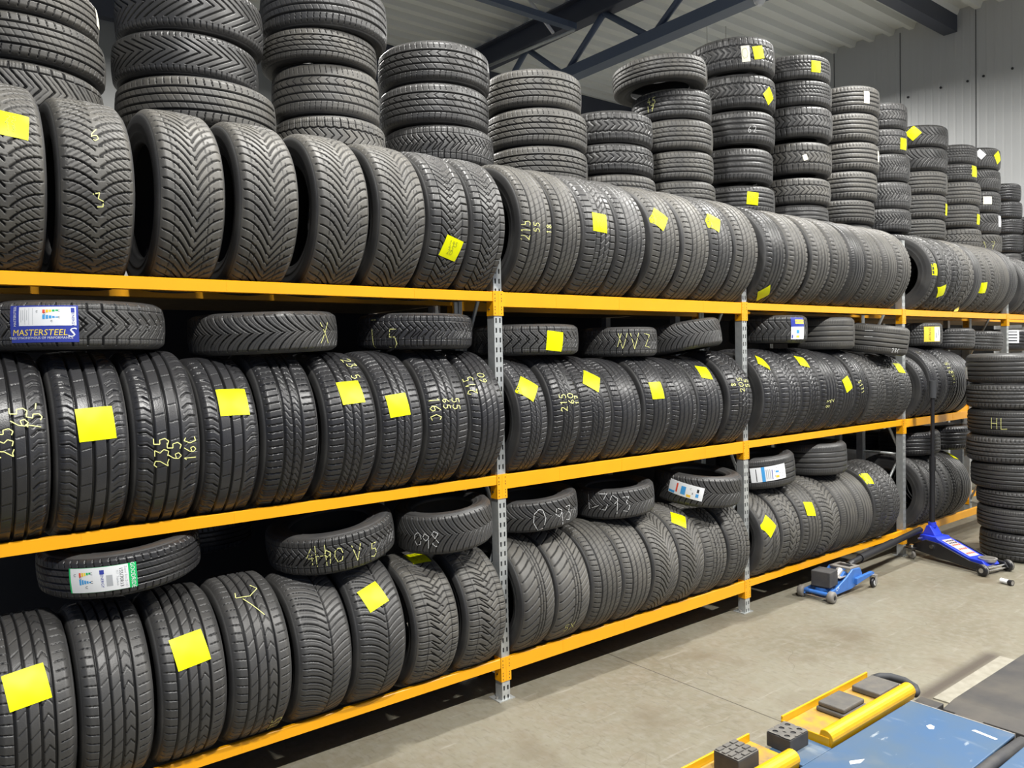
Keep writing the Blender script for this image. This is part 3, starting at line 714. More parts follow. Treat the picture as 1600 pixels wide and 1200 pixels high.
for a in [(8, 690, '235', .045, 90), (29, 650, '65', .05, 90), (54, 648, '15-', .045, 80), (252, 705, '235', .05, 90), (272, 702, '65', .048, 90), (297, 700, '16C', .042, 90),
          (150, 212, '6', .05, 0), (157, 312, '3', .05, 20), (823, 358, '215', .045, 90), (838, 354, '55', .035, 90), (858, 357, '18', .035, 90),
          (546, 568, '23', .05, -75), (556, 590, '5', .04, -75), (681, 640, '16C', .05, -90), (697, 632, '65', .035, -90), (712, 632, '55', .04, -90), (736, 600, '215', .045, 90), (752, 590, '60', .04, 90),
          (880, 628, '215', .042, 90), (891, 622, '60', .04, 90), (902, 624, '17', .035, 90), (1157, 600, '205', .045, 90), (1166, 598, '55', .04, 90), (1146, 600, '8', .04, 90),
          (1294, 630, '83', .045, 90), (1300, 625, '2', .04, 90), (1346, 605, '5171', .035, -70),
          (382, 925, 'C', .10, 110), (400, 945, 'l', .11, 30), (430, 1130, '235', .045, 90), (890, 978, '5X', .05, 10), (1482, 574, '215', .05, 90), (1488, 584, '55', .04, 90), (1490, 594, '16', .04, 90),
          (1021, 138, '235', .05, 0), (1019, 158, '45', .05, 0), (1017, 170, '17', .045, 0), (1393, 492, '-', .03, 0), (1270, 268, '3', .05, 0), (1519, 268, '2', .07, 0), (1540, 383, '1', .09, 20), (1552, 384, '7', .09, 0),
          (508, 520, 'X', .085, 0), (600, 530, 'l 5', .09, 0), (585, 500, '-', .06, 0), (505, 868, 'H', .09, 0), (488, 870, '4', .07, 0), (523, 868, '90', .06, 0), (560, 862, 'V', .07, 0), (585, 858, '5', .06, 0),
          (985, 533, 'VV', .09, 0), (970, 534, 'l', .09, -20), (1012, 532, 'Z', .08, 0), (1563, 662, 'HL', .09, 0)]:
    chalk(*a)
for a in [(655, 842, '0', .06, 0), (668, 845, '9', .07, 0), (683, 842, '8', .075, 0), (846, 812, '0', .11, 0), (876, 806, '9', .10, 10), (889, 800, '3', .08, 0), (922, 777, 'Z', .13, 30), (946, 784, '3', .10, 0), (962, 788, '9', .11, 0), (981, 787, '3', .09, 0), (1172, 202, '6', .05, 0), (1180, 202, '2', .05, 0), (1358, 515, 'lll', .06, 90), (1400, 548, '28C', .035, 0)]:
    chalk(*a[:5], 'chalkw', .0026)

def energy(d, a0, a1, b0, b1):
    """the printed energy panel of a tyre label"""
    w, h = a1-a0, b1-b0
    for i, m in enumerate(('lred', 'amber', 'gold', 'lgreen', 'lgreen')):
        d.rect(a0+w*(.30+.09*i), a0+w*(.37+.09*i), b0+h*(.86-.20+.03*i), b0+h*.86, M[m], .0022)
    for i in range(5): d.rect(a0+w*(.30+.09*i), a0+w*(.37+.09*i), b0+h*(.32+.02*i), b0+h*(.58-.03*i), M['sky'], .0022)
    for x, y in ((.14, .75), (.36, .64), (.75, .8), (.75, .42), (.55, .2)): d.text('C', a0+w*x, b0+h*y, h*.16, M['lblack'], .0024)
def prod_label(px, py, build, label, rot=0.):
    h = hit(px, py)
    if not h: return None
    d = Decal(*h, math.radians(rot)); build(d); d.build('product_label', label, label); return d
def lb_master(d):
    w, h = .108, .062
    d.rect(-w, w, -h, h, M['lblue'], .0014)
    d.rect(-w*.70, w*.94, -h*.10, h*.92, M['white'], .0018)
    d.text('MASTERSTEEL', -.012, -h*.48, .029, M['gold'], .0022, 0, .98, .2); d.text('TIRES SYNONYMOUS OF PERFORMANCE', -.012, -h*.76, .0112, M['white'], .0022)
    d.text('S', w*.82, -h*.50, .045, M['white'], .0022, 0, 1.2, .3)
    d.text('MASTERSTEEL', -w*.83, h*.42, .0125, M['white'], .0022, PI/2, .9)
    for q in (-.50, -.38, -.27): d.rect(-w*.01+w*q-.0006, -w*.01+w*q+.0006, -h*.05, h*.85, M['lgrey'], .0021)
    for i in range(4): d.rect(w*(-.64+.06*i), w*(-.625+.06*i), h*(.1+.1*(i % 2)), h*.75, M['lgrey'], .0021)
    energy(d, -w*.30, w*.72, -h*.05, h*.9)
    d.rect(w*.80, w*.90, h*.60, h*.86, M['lblue'], .0022); d.text('ENERGY', w*.85, h*.22, .012, M['lblue'], .0022, -PI/2)
prod_label(67, 506, lb_master, 'blue and white product label lettered in gold')
def lb_good(d):
    w, h = .112, .045
    d.rect(-w, w, -h, h, M['lgreen'], .0014); d.rect(-w*.95, w*.76, -h*.98, h*.98, M['white'], .0018)
    d.text('GOODRIDE', w*.88, 0, .020, M['white'], .0022, -PI/2, .9)
    d.text('155/70R13', w*.55, 0, .016, M['lblack'], .0022, -PI/2); d.text('Zuper Eco Z-107', w*.68, 0, .011, M['lgrey'], .0022, -PI/2)
    d.text('75T  Tubeless', w*.44, 0, .010, M['lgrey'], .0022, -PI/2); d.rect(w*.12, w*.30, -h*.6, h*.3, M['lgrey'], .0020)
    d.rect(-w*.06, w*.07, h*.42, h*.75, M['lblue'], .0022); d.text('ENERGY', w*.0, -h*.12, .013, M['lblue'], .0022, -PI/2)
    energy(d, -w*.92, -w*.10, -h*.9, h*.9)
prod_label(160, 905, lb_good, 'white and green product label', 0)
def lb_white(d):
    w, h = .11, .042
    d.rect(-w, w, -h, h, M['white'], .0014); d.rect(-w*.98, -w*.6, -h*.9, -h*.55, M['sky'], .002)
    d.rect(-w*.55, -w*.45, -h*.6, h*.7, M['lred'], .002); d.rect(-w*.25, w*.02, -h*.7, h*.5, M['sky'], .002); d.rect(w*.10, w*.34, -h*.86, -h*.5, M['amber'], .002)
    d.text('C', w*.28, h*.4, .016, M['lblack'], .0022); d.text('B', w*.42, -h*.2, .016, M['lblack'], .0022); d.rect(w*.62, w*.74, h*.1, h*.6, M['lblack'], .002)
    d.rect(w*.60, w*.76, -h*.6, -h*.1, M['sky'], .002)
prod_label(1071, 766, lb_white, 'white product label', -8)
def lb_blue(d):
    w, h = .125, .050
    d.rect(-w, w, -h, h, M['white'], .0014); d.rect(-w*.42, -w*.24, -h, h, M['sky'], .002)
    d.rect(-w*.72, -w*.68, -h*.9, h*.8, M['lblack'], .002)
    for i in range(3): d.rect(w*(-.18+.1*i), w*(-.14+.1*i), -h*.7, h*.6, M['lgrey'], .002)
    d.rect(w*.14, w*.18, -h*.8, h*.5, M['lblue'], .002); d.rect(w*.36, w*.55, h*.0, h*.25, M['sky'], .002); d.rect(w*.36, w*.55, -h*.7, -h*.4, M['amber'], .002)
    for x, y in ((.3, .2), (.42, .6), (.3, -.5), (.6, -.2)): d.rect(w*x, w*(x+.03), h*y, h*(y+.1), M['lblack'], .0022)
    for i in range(4): d.rect(w*.68, w*.92, h*(-.6+.35*i), h*(-.55+.35*i), M['lgrey'], .002)
prod_label(1202, 740, lb_blue, 'white product label with a blue band', 3)
def lb_small(d):
    w, h = .066, .075
    d.rect(-w, w, -h, h, M['white'], .0014); d.rect(-w, w, h*.15, h, M['lblue'], .0018); d.rect(-w*.45, w*.95, h*.42, h*.80, M['gold'], .0022)
    d.text('MASTERSTEEL', w*.24, h*.61, .017, M['lblue'], .0024); d.rect(-w*.9, -w*.75, -h*.9, -h*.6, M['lblue'], .002)
    d.rect(-w*.3, w*.1, -h*.45, -h*.15, M['sky'], .002); d.rect(-w*.3, w*.15, -h*.85, -h*.65, M['gold'], .002)
prod_label(1247, 513, lb_small, 'white and blue product label')
def lb_yell(d):
    w, h = .085, .065
    d.rect(-w, w, -h, h, M['gold'], .0014); d.rect(w*.15, w*.98, -h*.95, h*.95, M['white'], .0018)
    d.text('DUNLOP', -w*.42, 0, .027, M['lblack'], .0022, -PI/2); d.rect(w*.3, w*.5, -h*.5, h*.2, M['lgrey'], .002); d.rect(w*.6, w*.8, -h*.2, h*.6, M['lgrey'], .002)
prod_label(1458, 522, lb_yell, 'yellow and white product label')
def lb_bw(d):
    w, h = .062, .07
    d.rect(-w, w, -h, h, M['white'], .0014)
    for i in range(4): d.rect(-w*.7, w*.7, h*(-.75+.42*i), h*(-.6+.42*i), M['lblack'], .002)
prod_label(1582, 525, lb_bw, 'white product label with black bars')

# ------------------------------------------------------------------ names for every tyre
ORD = ['zeroth', 'first', 'second', 'third', 'fourth', 'fifth', 'sixth', 'seventh', 'eighth', 'ninth', 'tenth', 'eleventh', 'twelfth', 'thirteenth', 'fourteenth', 'fifteenth', 'sixteenth']
BAY = [None, 'nearest', 'second', 'third', 'fourth', 'farthest']
for t in TY:
    k = t['info']; look = LOOK[t['pat']]
    ms = t['marks']; ext = ''
    if 'yellow' in ms: ext = ', yellow sticker'
    elif 'cream' in ms or 'white' in ms: ext = ', pale paper tag'
    elif any('label' in q for q in ms): ext = ', product label'
    elif 'chalk' in ms: ext = ', chalk marks'
    if k[0] == 'stand': lb = f"{look} tyre{ext}, {ORD[k[3]]} from left along {k[1]} shelf of {BAY[k[2]]} bay"; g = f"tyres standing on the {k[1]} shelf"
    elif k[0] == 'stack': lb = f"{look} tyre{ext}, {ORD[k[2]]} from top of {ORD[k[1]]} stack from left"; g = 'tyres stacked behind the top row'
    elif k[0] == 'pile': lb = f"dark tyre, {ORD[k[2]]} from top of the pile against the end wall"; g = 'tyres piled at the end wall'
    elif k[0] == 'flat':
        lb = f"{look} tyre{ext} lying flat, {ORD[k[3]]} from left, {BAY[k[2]]} bay, {k[1]} shelf"; g = f"tyres lying on the {k[1]} row"
        if (k[1], k[2], k[3]) in (('bottom', 1, 4), ('bottom', 3, 3)): lb = f"dark tyre lying flat behind the front tyres, bottom shelf, {BAY[k[2]]} bay"
    else: lb = f"tyre{ext}, {ORD[k[2]]} from top of the floor stack beside the royal blue jack"; g = 'tyres stacked on the floor'
    tag(t['root'], lb, 'tyre', g)

# ------------------------------------------------------------------ the rack
PW, PDp, PH = .048, .055, 2.62
def post_mesh():
    mb = MB(); g = M['galv']; w = PW/2; xs = [-w, -.0165, -.0075, .0075, .0165, w]; pitch = .054; z = 0.; zs = [0]
    k = int(PH/pitch)
    def q(x0, x1, z0, z1, m=g, y=0.): mb.add([(x0, y, z0), (x1, y, z0), (x1, y, z1), (x0, y, z1)], [(0, 1, 2, 3)], m)
    for i in range(k+1):
        z0 = i*pitch; z1 = z0+.027; z2 = min(z0+pitch, PH)
        for j in range(5):
            if j not in (1, 3): q(xs[j], xs[j+1], z0, min(z1, PH))
            elif i % 1 == 0:
                # slot walls and back
                a, b = xs[j], xs[j+1]
                mb.add([(a, 0, z0), (a, .004, z0), (a, .004, z1), (a, 0, z1), (b, 0, z0), (b, .004, z0), (b, .004, z1), (b, 0, z1)], [(0, 1, 2, 3), (4, 5, 6, 7), (0, 1, 5, 4), (3, 2, 6, 7)], g)
        if z2 > z1: q(-w, w, z1, z2)
    for s in (-1, 1):
        mb.box(s*w-.001, s*w+.001, 0, PDp, 0, PH, g); mb.box(s*w*.55-.011, s*w*.55+.011, PDp-.002, PDp, 0, PH, g)
    mb.box(-w*.9, w*.9, .010, .012, 0, PH, M['dark'])
    return mb.mesh('post')
POST = post_mesh()
foot_mb = MB(); foot_mb.box(-.05, .05, -.01, .08, 0, .004, M['galv']); foot_mb.cyl((-.035, .03, .004), (-.035, .03, .016), .008, M['steel'], 8); FOOT = foot_mb.mesh('foot_plate')
def brace_mb(y0, z0, y1, z1):
    mb = MB(); mb.tube([(0, y0, z0), (0, y1, z1)], .011, M['galv'], 6); return mb
def frame(x, y0, depth, label, zmax=PH):
    r = empty('upright_frame', (x, y0, 0), label, 'rack upright', 'galvanised rack uprights')
    a = link('post', POST, r); b = link('post', POST, r, (0, depth, 0)); b.rotation_euler = (0, 0, PI); a.scale.z = b.scale.z = zmax/PH
    link('foot_plate', FOOT, r); f2 = link('foot_plate', FOOT, r, (0, depth-.07, 0))
    for z in (.12, .85, 1.6, 2.3): brace_mb(.05, z, depth-.05, z).build('brace', r)
    for i, (z0, z1) in enumerate(((.15, .80), (.90, 1.55), (1.65, 2.25))):
        p = (.05, z0, depth-.05, z1) if i % 2 else (depth-.05, z0, .05, z1)
        brace_mb(*p).build('brace', r)
    return r
names = ['at the near end of the front rack', 'between nearest and second bays', 'between second and third bays', 'between third and fourth bays', 'between fourth and farthest bays', 'at the far end of the front rack']
for i, x in enumerate(PX): frame(x, D, RD+.0, f'slotted galvanised upright frame {names[i]}', 2.36 if i == 1 else 2.45 if i == 2 else PH)

def conn_mesh(side, hgt):
    """end plate hooked over half of the upright; side -1: on the left end of the beam"""
    mb = MB(); o = M['orange']; s = side
    a, b = (0., .031) if s < 0 else (-.031, 0.)
    mb.box(a, b, -.0045, -.001, -hgt, .004, o)
    xs = b if s < 0 else a
    mb.box(min(xs, xs-.003*(-s)), max(xs, xs-.003*(-s)), -.004, .05, -hgt, .004, o)
    cx = (a+b)/2+.004*s*-1
    for z in (-.012, -.032, -.045, -.075, -.088, -.106):
        mb.box(cx-.002, cx+.002, -.0052, -.0046, z-.003, z+.003, M['dark'])
    mb.cyl((xs-.003*s*-1, .028, -.085), (xs+.0045*s*-1, .028, -.085), .004, M['dark'], 10)
    return mb.mesh('beam_connector')
CONN = {-1: conn_mesh(-1, .118), 1: conn_mesh(1, .118)}
def beam(i, z, hgt, label, y=0., back=False):
    x0, x1 = PX[i]+.0255, PX[i+1]-.0255
    L = x1-x0
    r = empty('shelf_beam', ((x0+x1)/2, y, z), label, 'shelf beam', 'orange shelf beams')
    if back: r.rotation_euler = (0, 0, PI)
    mb = MB(); o = M['orange']; a = L/2-.006
    # box profile with a stepped ledge on its inner side
    prof = [(-.002, -hgt), (-.002, -.003), (.001, 0), (.016, 0), (.019, -.003), (.019, -.014), (.044, -.014), (.044, -hgt)]
    mb.prism(prof, -a, a, o, 'x')
    # folded lap joints and scuffs show as thin raised seams
    for q in (.18, .42, .80): mb.box(-a+2*a*q, -a+2*a*q+.003, -.0026, -.0019, -hgt+.004, -.004, o)
    mb.build('beam_profile', r)
    c1 = link('beam_connector', CONN[-1], r, (-L/2-.0255+.0005, 0, 0)); c2 = link('beam_connector', CONN[1], r, (L/2+.0255-.0005, 0, 0))
    return r
hts = [.046, .072, .046, .066, .05]
for i in range(5):
    for lv, z in (('top', ZT), ('middle', ZM), ('bottom', ZB)):
        h = hts[i]
        if i == 3 and lv == 'top': h = .05
        beam(i, z, h, f'orange beam along the front of the {lv} shelf, {BAY[i+1]} bay', D)
        beam(i, z, h, f'orange beam along the back of the {lv} shelf, {BAY[i+1]} bay', D+RD, True)
# second rack behind, carrying the stacks
y2 = D+.535
for i in range(5):
    x0, x1 = PX[i], PX[i+1]+(1.0 if i == 4 else 0)
    p = MB(); p.box(x0+.01, x1-.01, y2, y2+.77, ZT-.035, ZT-.002, M['chip'])
    tag(p.build('deck_board', None), f'chipboard deck under the stacks behind the {BAY[i+1]} bay', 'shelf board', 'chipboard decks of the rear rack')
    p = MB(); p.box(x0+.01, x1-.01, y2+.762, y2+.768, .02, ZT-.0345, M['sheet'])  # added unseen sheet, keeps back light out of the gaps
    tag(p.build('light_block_sheet', None), f'added dark sheet that blocks light behind the {BAY[i+1]} bay', 'light blocker', 'added light-blocking sheets behind the rack')
for i, x in enumerate(PX):
    r = empty('rear_upright', (x, y2+.38, 0), f'rear rack upright {names[i].replace("front", "rear")}', 'rack upright', 'rear rack uprights')
    for s in (-.36, .33):
        mb = MB(); mb.box(-.024, .024, s, s+.05, 0, ZT-.036, M['galv']); mb.build('post', r)

# ------------------------------------------------------------------ the room
XW, YB = 12.0, 10.8
def zc(y): return 6.30+.021*y
X0r, Y0r = -7., -7.
mb = MB(); mb.add([(X0r, Y0r, 0), (XW, Y0r, 0), (XW, YB, 0), (X0r, YB, 0)], [(0, 1, 2, 3)], M['floor']); tag(mb.build('floor'), 'worn beige concrete workshop floor', kind='structure')
# end wall: insulated panels with fine vertical ribs and joints every 1.04 m
ys = []; y = Y0r; prof = []
while y < YB:
    prof += [(y, 0), (y+.060, 0), (y+.068, .0018), (y+.086, .0018), (y+.094, 0)]; y += .104
V = []; F = []
for (yy, dx) in prof: V += [(XW-dx, yy, 0), (XW-dx, yy, zc(yy)+.1)]
for i in range(len(prof)-1): F.append((2*i, 2*i+2, 2*i+3, 2*i+1))
mb = MB(); mb.add(V, F, M['panel'])
wall = mb.build('wall_end'); tag(wall, 'grey panelled end wall with thin vertical joints', kind='structure')
for i in range(14):
    yj = 4.661+1.043*(i-8)
    if Y0r < yj < YB: m2 = MB(); m2.box(XW-.0052, XW+.002, yj-.004, yj+.004, 0, zc(yj), M['sheet']); m2.build('panel_joint', wall)
for px, py in ((1419, 152), (1470, 137), (1512, 127), (1537, 119), (1582, 107)):
    p = on_x(px, py, XW-.004); m2 = MB(); m2.cyl(p, p+Vector((-.012, 0, 0)), .016, M['sheet'], 10); m2.build('bolt', wall)
mb = MB(); mb.add([(X0r, YB, 0), (XW, YB, 0), (XW, YB, zc(YB)+.1), (X0r, YB, zc(YB)+.1)], [(0, 1, 2, 3)], M['backwall'])
mb.box(X0r, XW, YB-.12, YB-.001, zc(YB)-.55, zc(YB), M['trussdark']); tag(mb.build('wall_back'), 'grey back wall with a dark band under the eaves', kind='structure')
# trapezoidal steel deck, ribs along X
prof = []; y = Y0r
while y < YB+.3:
    prof += [(y, .0), (y+.17, .0), (y+.20, -.075), (y+.27, -.075)]; y += .30
V = []; F = []
for yy, dz in prof: V += [(X0r, yy, zc(yy)+.075+dz), (XW, yy, zc(yy)+.075+dz)]
for i in range(len(prof)-1): F.append((2*i, 2*i+1, 2*i+3, 2*i+2))
mb = MB(); mb.add(V, F, M['deck']); tag(mb.build('ceiling'), 'ribbed grey steel roof deck', kind='structure')

# roof truss across the hall
def ibeam(mb, y0, y1, x, zb, h, w, m):
    def s(xa, xb, za, zb_): mb.add([(xa, y0, za+zc(y0)), (xb, y0, za+zc(y0)), (xb, y0, zb_+zc(y0)), (xa, y0, zb_+zc(y0)), (xa, y1, za+zc(y1)), (xb, y1, za+zc(y1)), (xb, y1, zb_+zc(y1)), (xa, y1, zb_+zc(y1))], [(0, 1, 2, 3), (4, 5, 6, 7), (0, 1, 5, 4), (1, 2, 6, 5), (2, 3, 7, 6), (3, 0, 4, 7)], m)
    s(x-w/2, x+w/2, zb, zb+.02); s(x-w/2, x+w/2, zb+h-.02, zb+h); s(x-.008, x+.008, zb+.02, zb+h-.02)
def truss(x, label):
    r = empty('roof_truss', (0, 0, 0), label, 'roof truss', 'steel roof trusses')
    mb = MB(); ibeam(mb, Y0r, YB-.15, x, -.345, .33, .20, M['trussdark']); mb.build('top_chord', r)
    zl = 5.46-6.45
    mb = MB()
    def s(xa, xb, za, zb_): mb.box(xa, xb, Y0r, YB-.15, za, zb_, M['truss'])
    s(x-.10, x+.10, 5.46, 5.475); s(x-.10, x-.088, 5.475, 5.60); s(x+.088, x+.10, 5.475, 5.60); mb.build('lower_chord', r)
    y = 9.62; up = True; n = 0
    while y > -3:
        a, b = (y, y-.78) if True else 0
        za, zb = (5.55, zc(y)-.34) if up else (zc(y)-.34, 5.55)
        mb = MB(); mb.tube([(x, y, za), (x, y-.78, zb)], .042, M['truss'], 8); mb.build('diagonal', r); y -= .78; up = not up; n += 1
    for yy in (8.03, 4.6, 1.4):
        mb = MB(); mb.box(x-.02, x+.02, yy-.02, yy+.02, 5.35, 5.5, M['truss']); mb.build('hanger', r)
    return r
truss(7.4, 'dark steel lattice truss spanning the ceiling before the end wall')
truss(1.2, 'dark steel lattice truss spanning the ceiling overhead')
mb = MB(); mb.box(1.3, 7.3, 7.70, 7.80, 6.03, 6.11, M['truss']); tag(mb.build('tie_tube'), 'blue steel tie tube joining the two trusses', 'steel tube')
mb = MB(); mb.box(7.5, XW-.01, 4.9, 5.08, 6.17, 6.40, M['trussdark']); tag(mb.build('ridge_purlin'), 'dark steel purlin running into the end wall', 'purlin')
a, b = on_x(827, 0, 6.9), on_x(864, 51, 6.9)
mb = MB(); mb.tube([tuple(b), tuple(b+(a-b)*1.3)], .022, M['lampbody'], 10); tag(mb.build('sloping_conduit'), 'pale sloping conduit beside the dark rafter', 'conduit')
a, b = on_x(897, 47, 7.15), on_x(809, 84, 7.15)
mb = MB(); mb.tube([tuple(b+(b-a)*.6), tuple(a)], .022, M['galv'], 8); tag(mb.build('hanging_conduit'), 'thin grey conduit running along under the rafter', 'conduit')
p = on_x(1187, 4, 7.4)
mb = MB(); mb.cyl(p+Vector((0, 0, .0)), p+Vector((0, 0, .05)), .055, M['white'], 20, .07); mb.cyl(p+Vector((0, 0, -.03)), p, .03, M['white'], 16, .05); tag(mb.build('smoke_detector'), 'small white smoke detector under the truss end', 'detector')

# ------------------------------------------------------------------ lamps
def lamp(x, y, e, label, sx=.55, sy=.12, z=5.75, spread=172, col=(1., .98, .94), rot=0.):
    r = empty('ceiling_light', (x, y, z), label, 'ceiling light', 'hanging workshop lights', rot)
    mb = MB(); mb.box(-sx/2-.03, sx/2+.03, -sy/2-.03, sy/2+.03, .02, .09, M['lampbody']); mb.build('housing', r)
    mb = MB(); mb.box(-sx/2, sx/2, -sy/2, sy/2, .012, .02, M['lamp']); mb.build('diffuser', r)
    for s in (-.5, .5):
        mb = MB(); mb.cyl((s*sx*.8, 0, .09), (s*sx*.8, 0, zc(y)-z+.05), .004, M['steel'], 6); mb.build('suspension_wire', r)
    li = bpy.data.lights.new('area', 'AREA'); li.shape = 'RECTANGLE'; li.size = sx; li.size_y = sy; li.energy = e; li.color = col; li.spread = math.radians(spread)
    o = bpy.data.objects.new('light_source', li); C.objects.link(o); o.parent = r
E_ = 330
LAMPS = [(.6, -.75, 1.6, 'hanging strip light over the aisle near the camera'), (4.9, -.75, 1.8, 'hanging strip light over the aisle before the second bay'), (9.0, -.75, 1.55, 'hanging strip light over the aisle towards the far bays'),
         (2.2, 2.74, .72, 'hanging strip light over the middle of the rack'), (7.0, 2.74, .72, 'hanging strip light over the far end of the rack'),
         (3.0, 7.9, 1.5, 'hanging strip light behind the rack'), (9.6, 7.2, 1.0, 'hanging strip light in the far back corner')]
lamp(11.0, 1.6, E_*.42, 'hanging strip light in front of the end wall', spread=118)
for x, y, e, lb in LAMPS: lamp(x, y, E_*e, lb)

# ------------------------------------------------------------------ light blue jack with a rubber block
def wheel(mb, c, ax, r, w, m):
    mb.lathe([(0.001, -w/2), (r*.8, -w/2), (r, -w*.32), (r, w*.32), (r*.8, w/2), (0.001, w/2)], c, ax, m, 24)
J = empty('trolley_jack', (5.0, 2.97, 0), 'light blue trolley jack carrying a black rubber block', 'jack')
for s in (-1, 1):
    mb = MB(); mb.prism([(-.02, .03), (.0, .065), (.10, .075), (.22, .12), (.32, .17), (.42, .165), (.45, .12), (.45, .06), (.30, .035)], s*.085-.007, s*.085+.007, M['jackblue']); mb.build('side_plate', J, .004)
    mb = MB(); wheel(mb, (0, s*.112, .04), (0, 1, 0), .04, .045, M['wheel']); mb.cyl((0, s*.13, .04), (0, s*.137, .04), .014, M['jackblack'], 14); mb.build('wheel', J)
    mb = MB(); mb.prism([(.34, .105), (.56, .115), (.585, .105), (.585, .095), (.40, .07), (.34, .06)], s*.10-.012, s*.10+.035 if s > 0 else s*.10-.035+.047, M['jackblue']); mb.build('rear_bracket', J, .003)
    ca = MB(); ca.box(.545, .585, s*.115-.02, s*.115+.02, .088, .094, M['steel']); ca.box(.55, .58, s*.115-.022, s*.115-.018, .03, .09, M['steel']); ca.box(.55, .58, s*.115+.018, s*.115+.022, .03, .09, M['steel'])
    cao = ca.build('caster', J); cw = MB(); wheel(cw, (.562, s*.115, .036), (0, 1, 0), .036, .026, M['jackblack']); cw.cyl((.562, s*.115-.015, .036), (.562, s*.115+.015, .036), .02, M['white'], 14); cw.build('wheel', cao)
mb = MB(); mb.cyl((0, -.10, .052), (0, .10, .052), .014, M['jackblue']); mb.cyl((0, -.10, .022), (0, .10, .022), .006, M['chrome']); mb.build('front_axle', J)
mb = MB(); mb.prism([(.10, .045), (.12, .068), (.19, .082), (.30, .15), (.34, .13), (.30, .07)], -.045, .045, M['jackblue']); mb.build('lifting_arm', J, .003)
mb = MB(); mb.cyl((.09, 0, .055), (.09, 0, .075), .06, M['jackblue'], 24); mb.cyl((.09, 0, .075), (.09, 0, .083), .055, M['jackblack'], 24); mb.build('saddle', J)
mb = MB(); mb.box(.20, .30, -.06, .06, .118, .122, M['steel'], X=T(0, 0, 0)); mb.cyl((.22, 0, .10), (.31, 0, .145), .03, M['steel']); mb.build('ram', J)
mb = MB(); mb.box(.31, .44, -.078, .078, .165, .175, M['wheel']); mb.box(.35, .41, -.05, .05, .1751, .1765, M['jackblack']); mb.build('rear_cover', J, .003)
mb = MB(); mb.cyl((.43, .0, .160), (.475, .0, .172), .027, M['jackblack']); mb.cyl((.44, -.06, .15), (.44, .06, .15), .016, M['chrome']); mb.build('handle_socket', J)
mb = MB(); mb.cyl((.46, 0, .175), (.62, .005, .185), .022, M['jackblack']); mb.cyl((.60, .005, .184), (1.12, .01, .215), .030, M['jackblack']); mb.cyl((1.12, .01, .215), (1.58, .014, .245), .024, M['jackblack']); mb.build('handle', J)
for s in (-1,):
    d = MB()
    V, Fc = text_mesh('CX')
    d.add([(.115+x*.028, -.0925, .072+y*.028+x*.012) for x, y in V], Fc, M['white']); d.build('lettering', J)
mb = MB(); mb.box(.03, .165, -.07, .065, .084, .192, M['block'], X=T(.0975, 0, 0) @ Rz(.12) @ T(-.0975, 0, 0)); B1 = mb.build('rubber_block', None, .005, (5.0, 2.97, 0)); tag(B1, 'black rubber block sitting on the light blue jack saddle', 'rubber block')

# ------------------------------------------------------------------ royal blue jack with upright handle
jx, jy = 6.565, 2.418
ang = math.atan2(.60, .14)
K = empty('trolley_jack', (jx, jy, 0), 'royal blue and black trolley jack with its handle standing upright', 'jack', None, ang)
for s in (-1, 1):
    mb = MB(); mb.prism([(-.03, .035), (0, .075), (.12, .085), (.38, .165), (.50, .175), (.62, .12), (.62, .075), (.40, .05), (.10, .03)], s*.115-.008, s*.115+.008, M['jackblack']); mb.build('side_plate', K, .004)
    mb = MB(); wheel(mb, (0, s*.147, .044), (0, 1, 0), .044, .042, M['jackblack']); wheel(mb, (0, s*.147, .044), (0, 1, 0), .0445, .016, M['wheel']); mb.cyl((0, s*.16, .044), (0, s*.17, .044), .018, M['steel'], 14); mb.build('wheel', K)
    ca = MB(); ca.box(.57, .65, s*.155-.03, s*.155+.03, .088, .095, M['jackblack']); ca.box(.585, .615, s*.155-.026, s*.155-.021, .03, .09, M['chrome']); ca.box(.585, .615, s*.155+.021, s*.155+.026, .03, .09, M['chrome']); ca.cyl((.60, s*.155, .095), (.60, s*.155, .12), .016, M['chrome'], 12)
    cao = ca.build('caster', K); cw = MB(); wheel(cw, (.60, s*.155, .034), (0, 1, 0), .034, .022, M['wheel']); cw.build('wheel', cao)
    mb = MB(); mb.cyl((.44, s*.122, .13), (.44, s*.136, .13), .016, M['chrome'], 14); mb.build('bolt', K); mb = MB(); mb.cyl((.55, s*.10, .175), (.55, s*.155, .175), .010, M['chrome'], 10); mb.build('pivot_pin', K)
mb = MB(); mb.cyl((0, -.13, .055), (0, .13, .055), .008, M['chrome']); mb.cyl((0, -.13, .03), (0, .13, .03), .006, M['steel']); mb.build('front_axle', K)
mb = MB(); mb.prism([(.02, .06), (.05, .095), (.16, .098), (.42, .185), (.44, .165), (.18, .07)], -.082, .082, M['royal']); mb.build('cover_plate', K, .004)
# printed panel on the sloping cover
mb = MB()
def slope(u, v, off=.0015): x = .165+(.405-.165)*u; z = .0997+(.180-.0997)*u; return (x, v, z+off)
def prect(u0, u1, v0, v1, m, off): mb.add([slope(u0, v0, off), slope(u1, v0, off), slope(u1, v1, off), slope(u0, v1, off)], [(0, 1, 2, 3)], m)
prect(0, 1, -.056, .056, M['print'], .002)
for i, (u, m) in enumerate(((.86, 'lblack'), (.74, 'lblack'), (.62, 'lred'), (.50, 'lgrey'), (.38, 'lred'), (.24, 'lgrey'), (.12, 'lred'))):
    for j in range(4 if m != 'lgrey' else 7): prect(u, u+.07, -.048+.096/(4 if m != 'lgrey' else 7)*j, -.048+.096/(4 if m != 'lgrey' else 7)*(j+.68), M[m], .003)
mb.build('printed_panel', K)
mb = MB(); mb.cyl((.06, 0, .085), (.06, 0, .108), .058, M['steel'], 24, .066); mb.cyl((.06, 0, .108), (.06, 0, .113), .05, M['pad'], 24); mb.build('saddle', K)
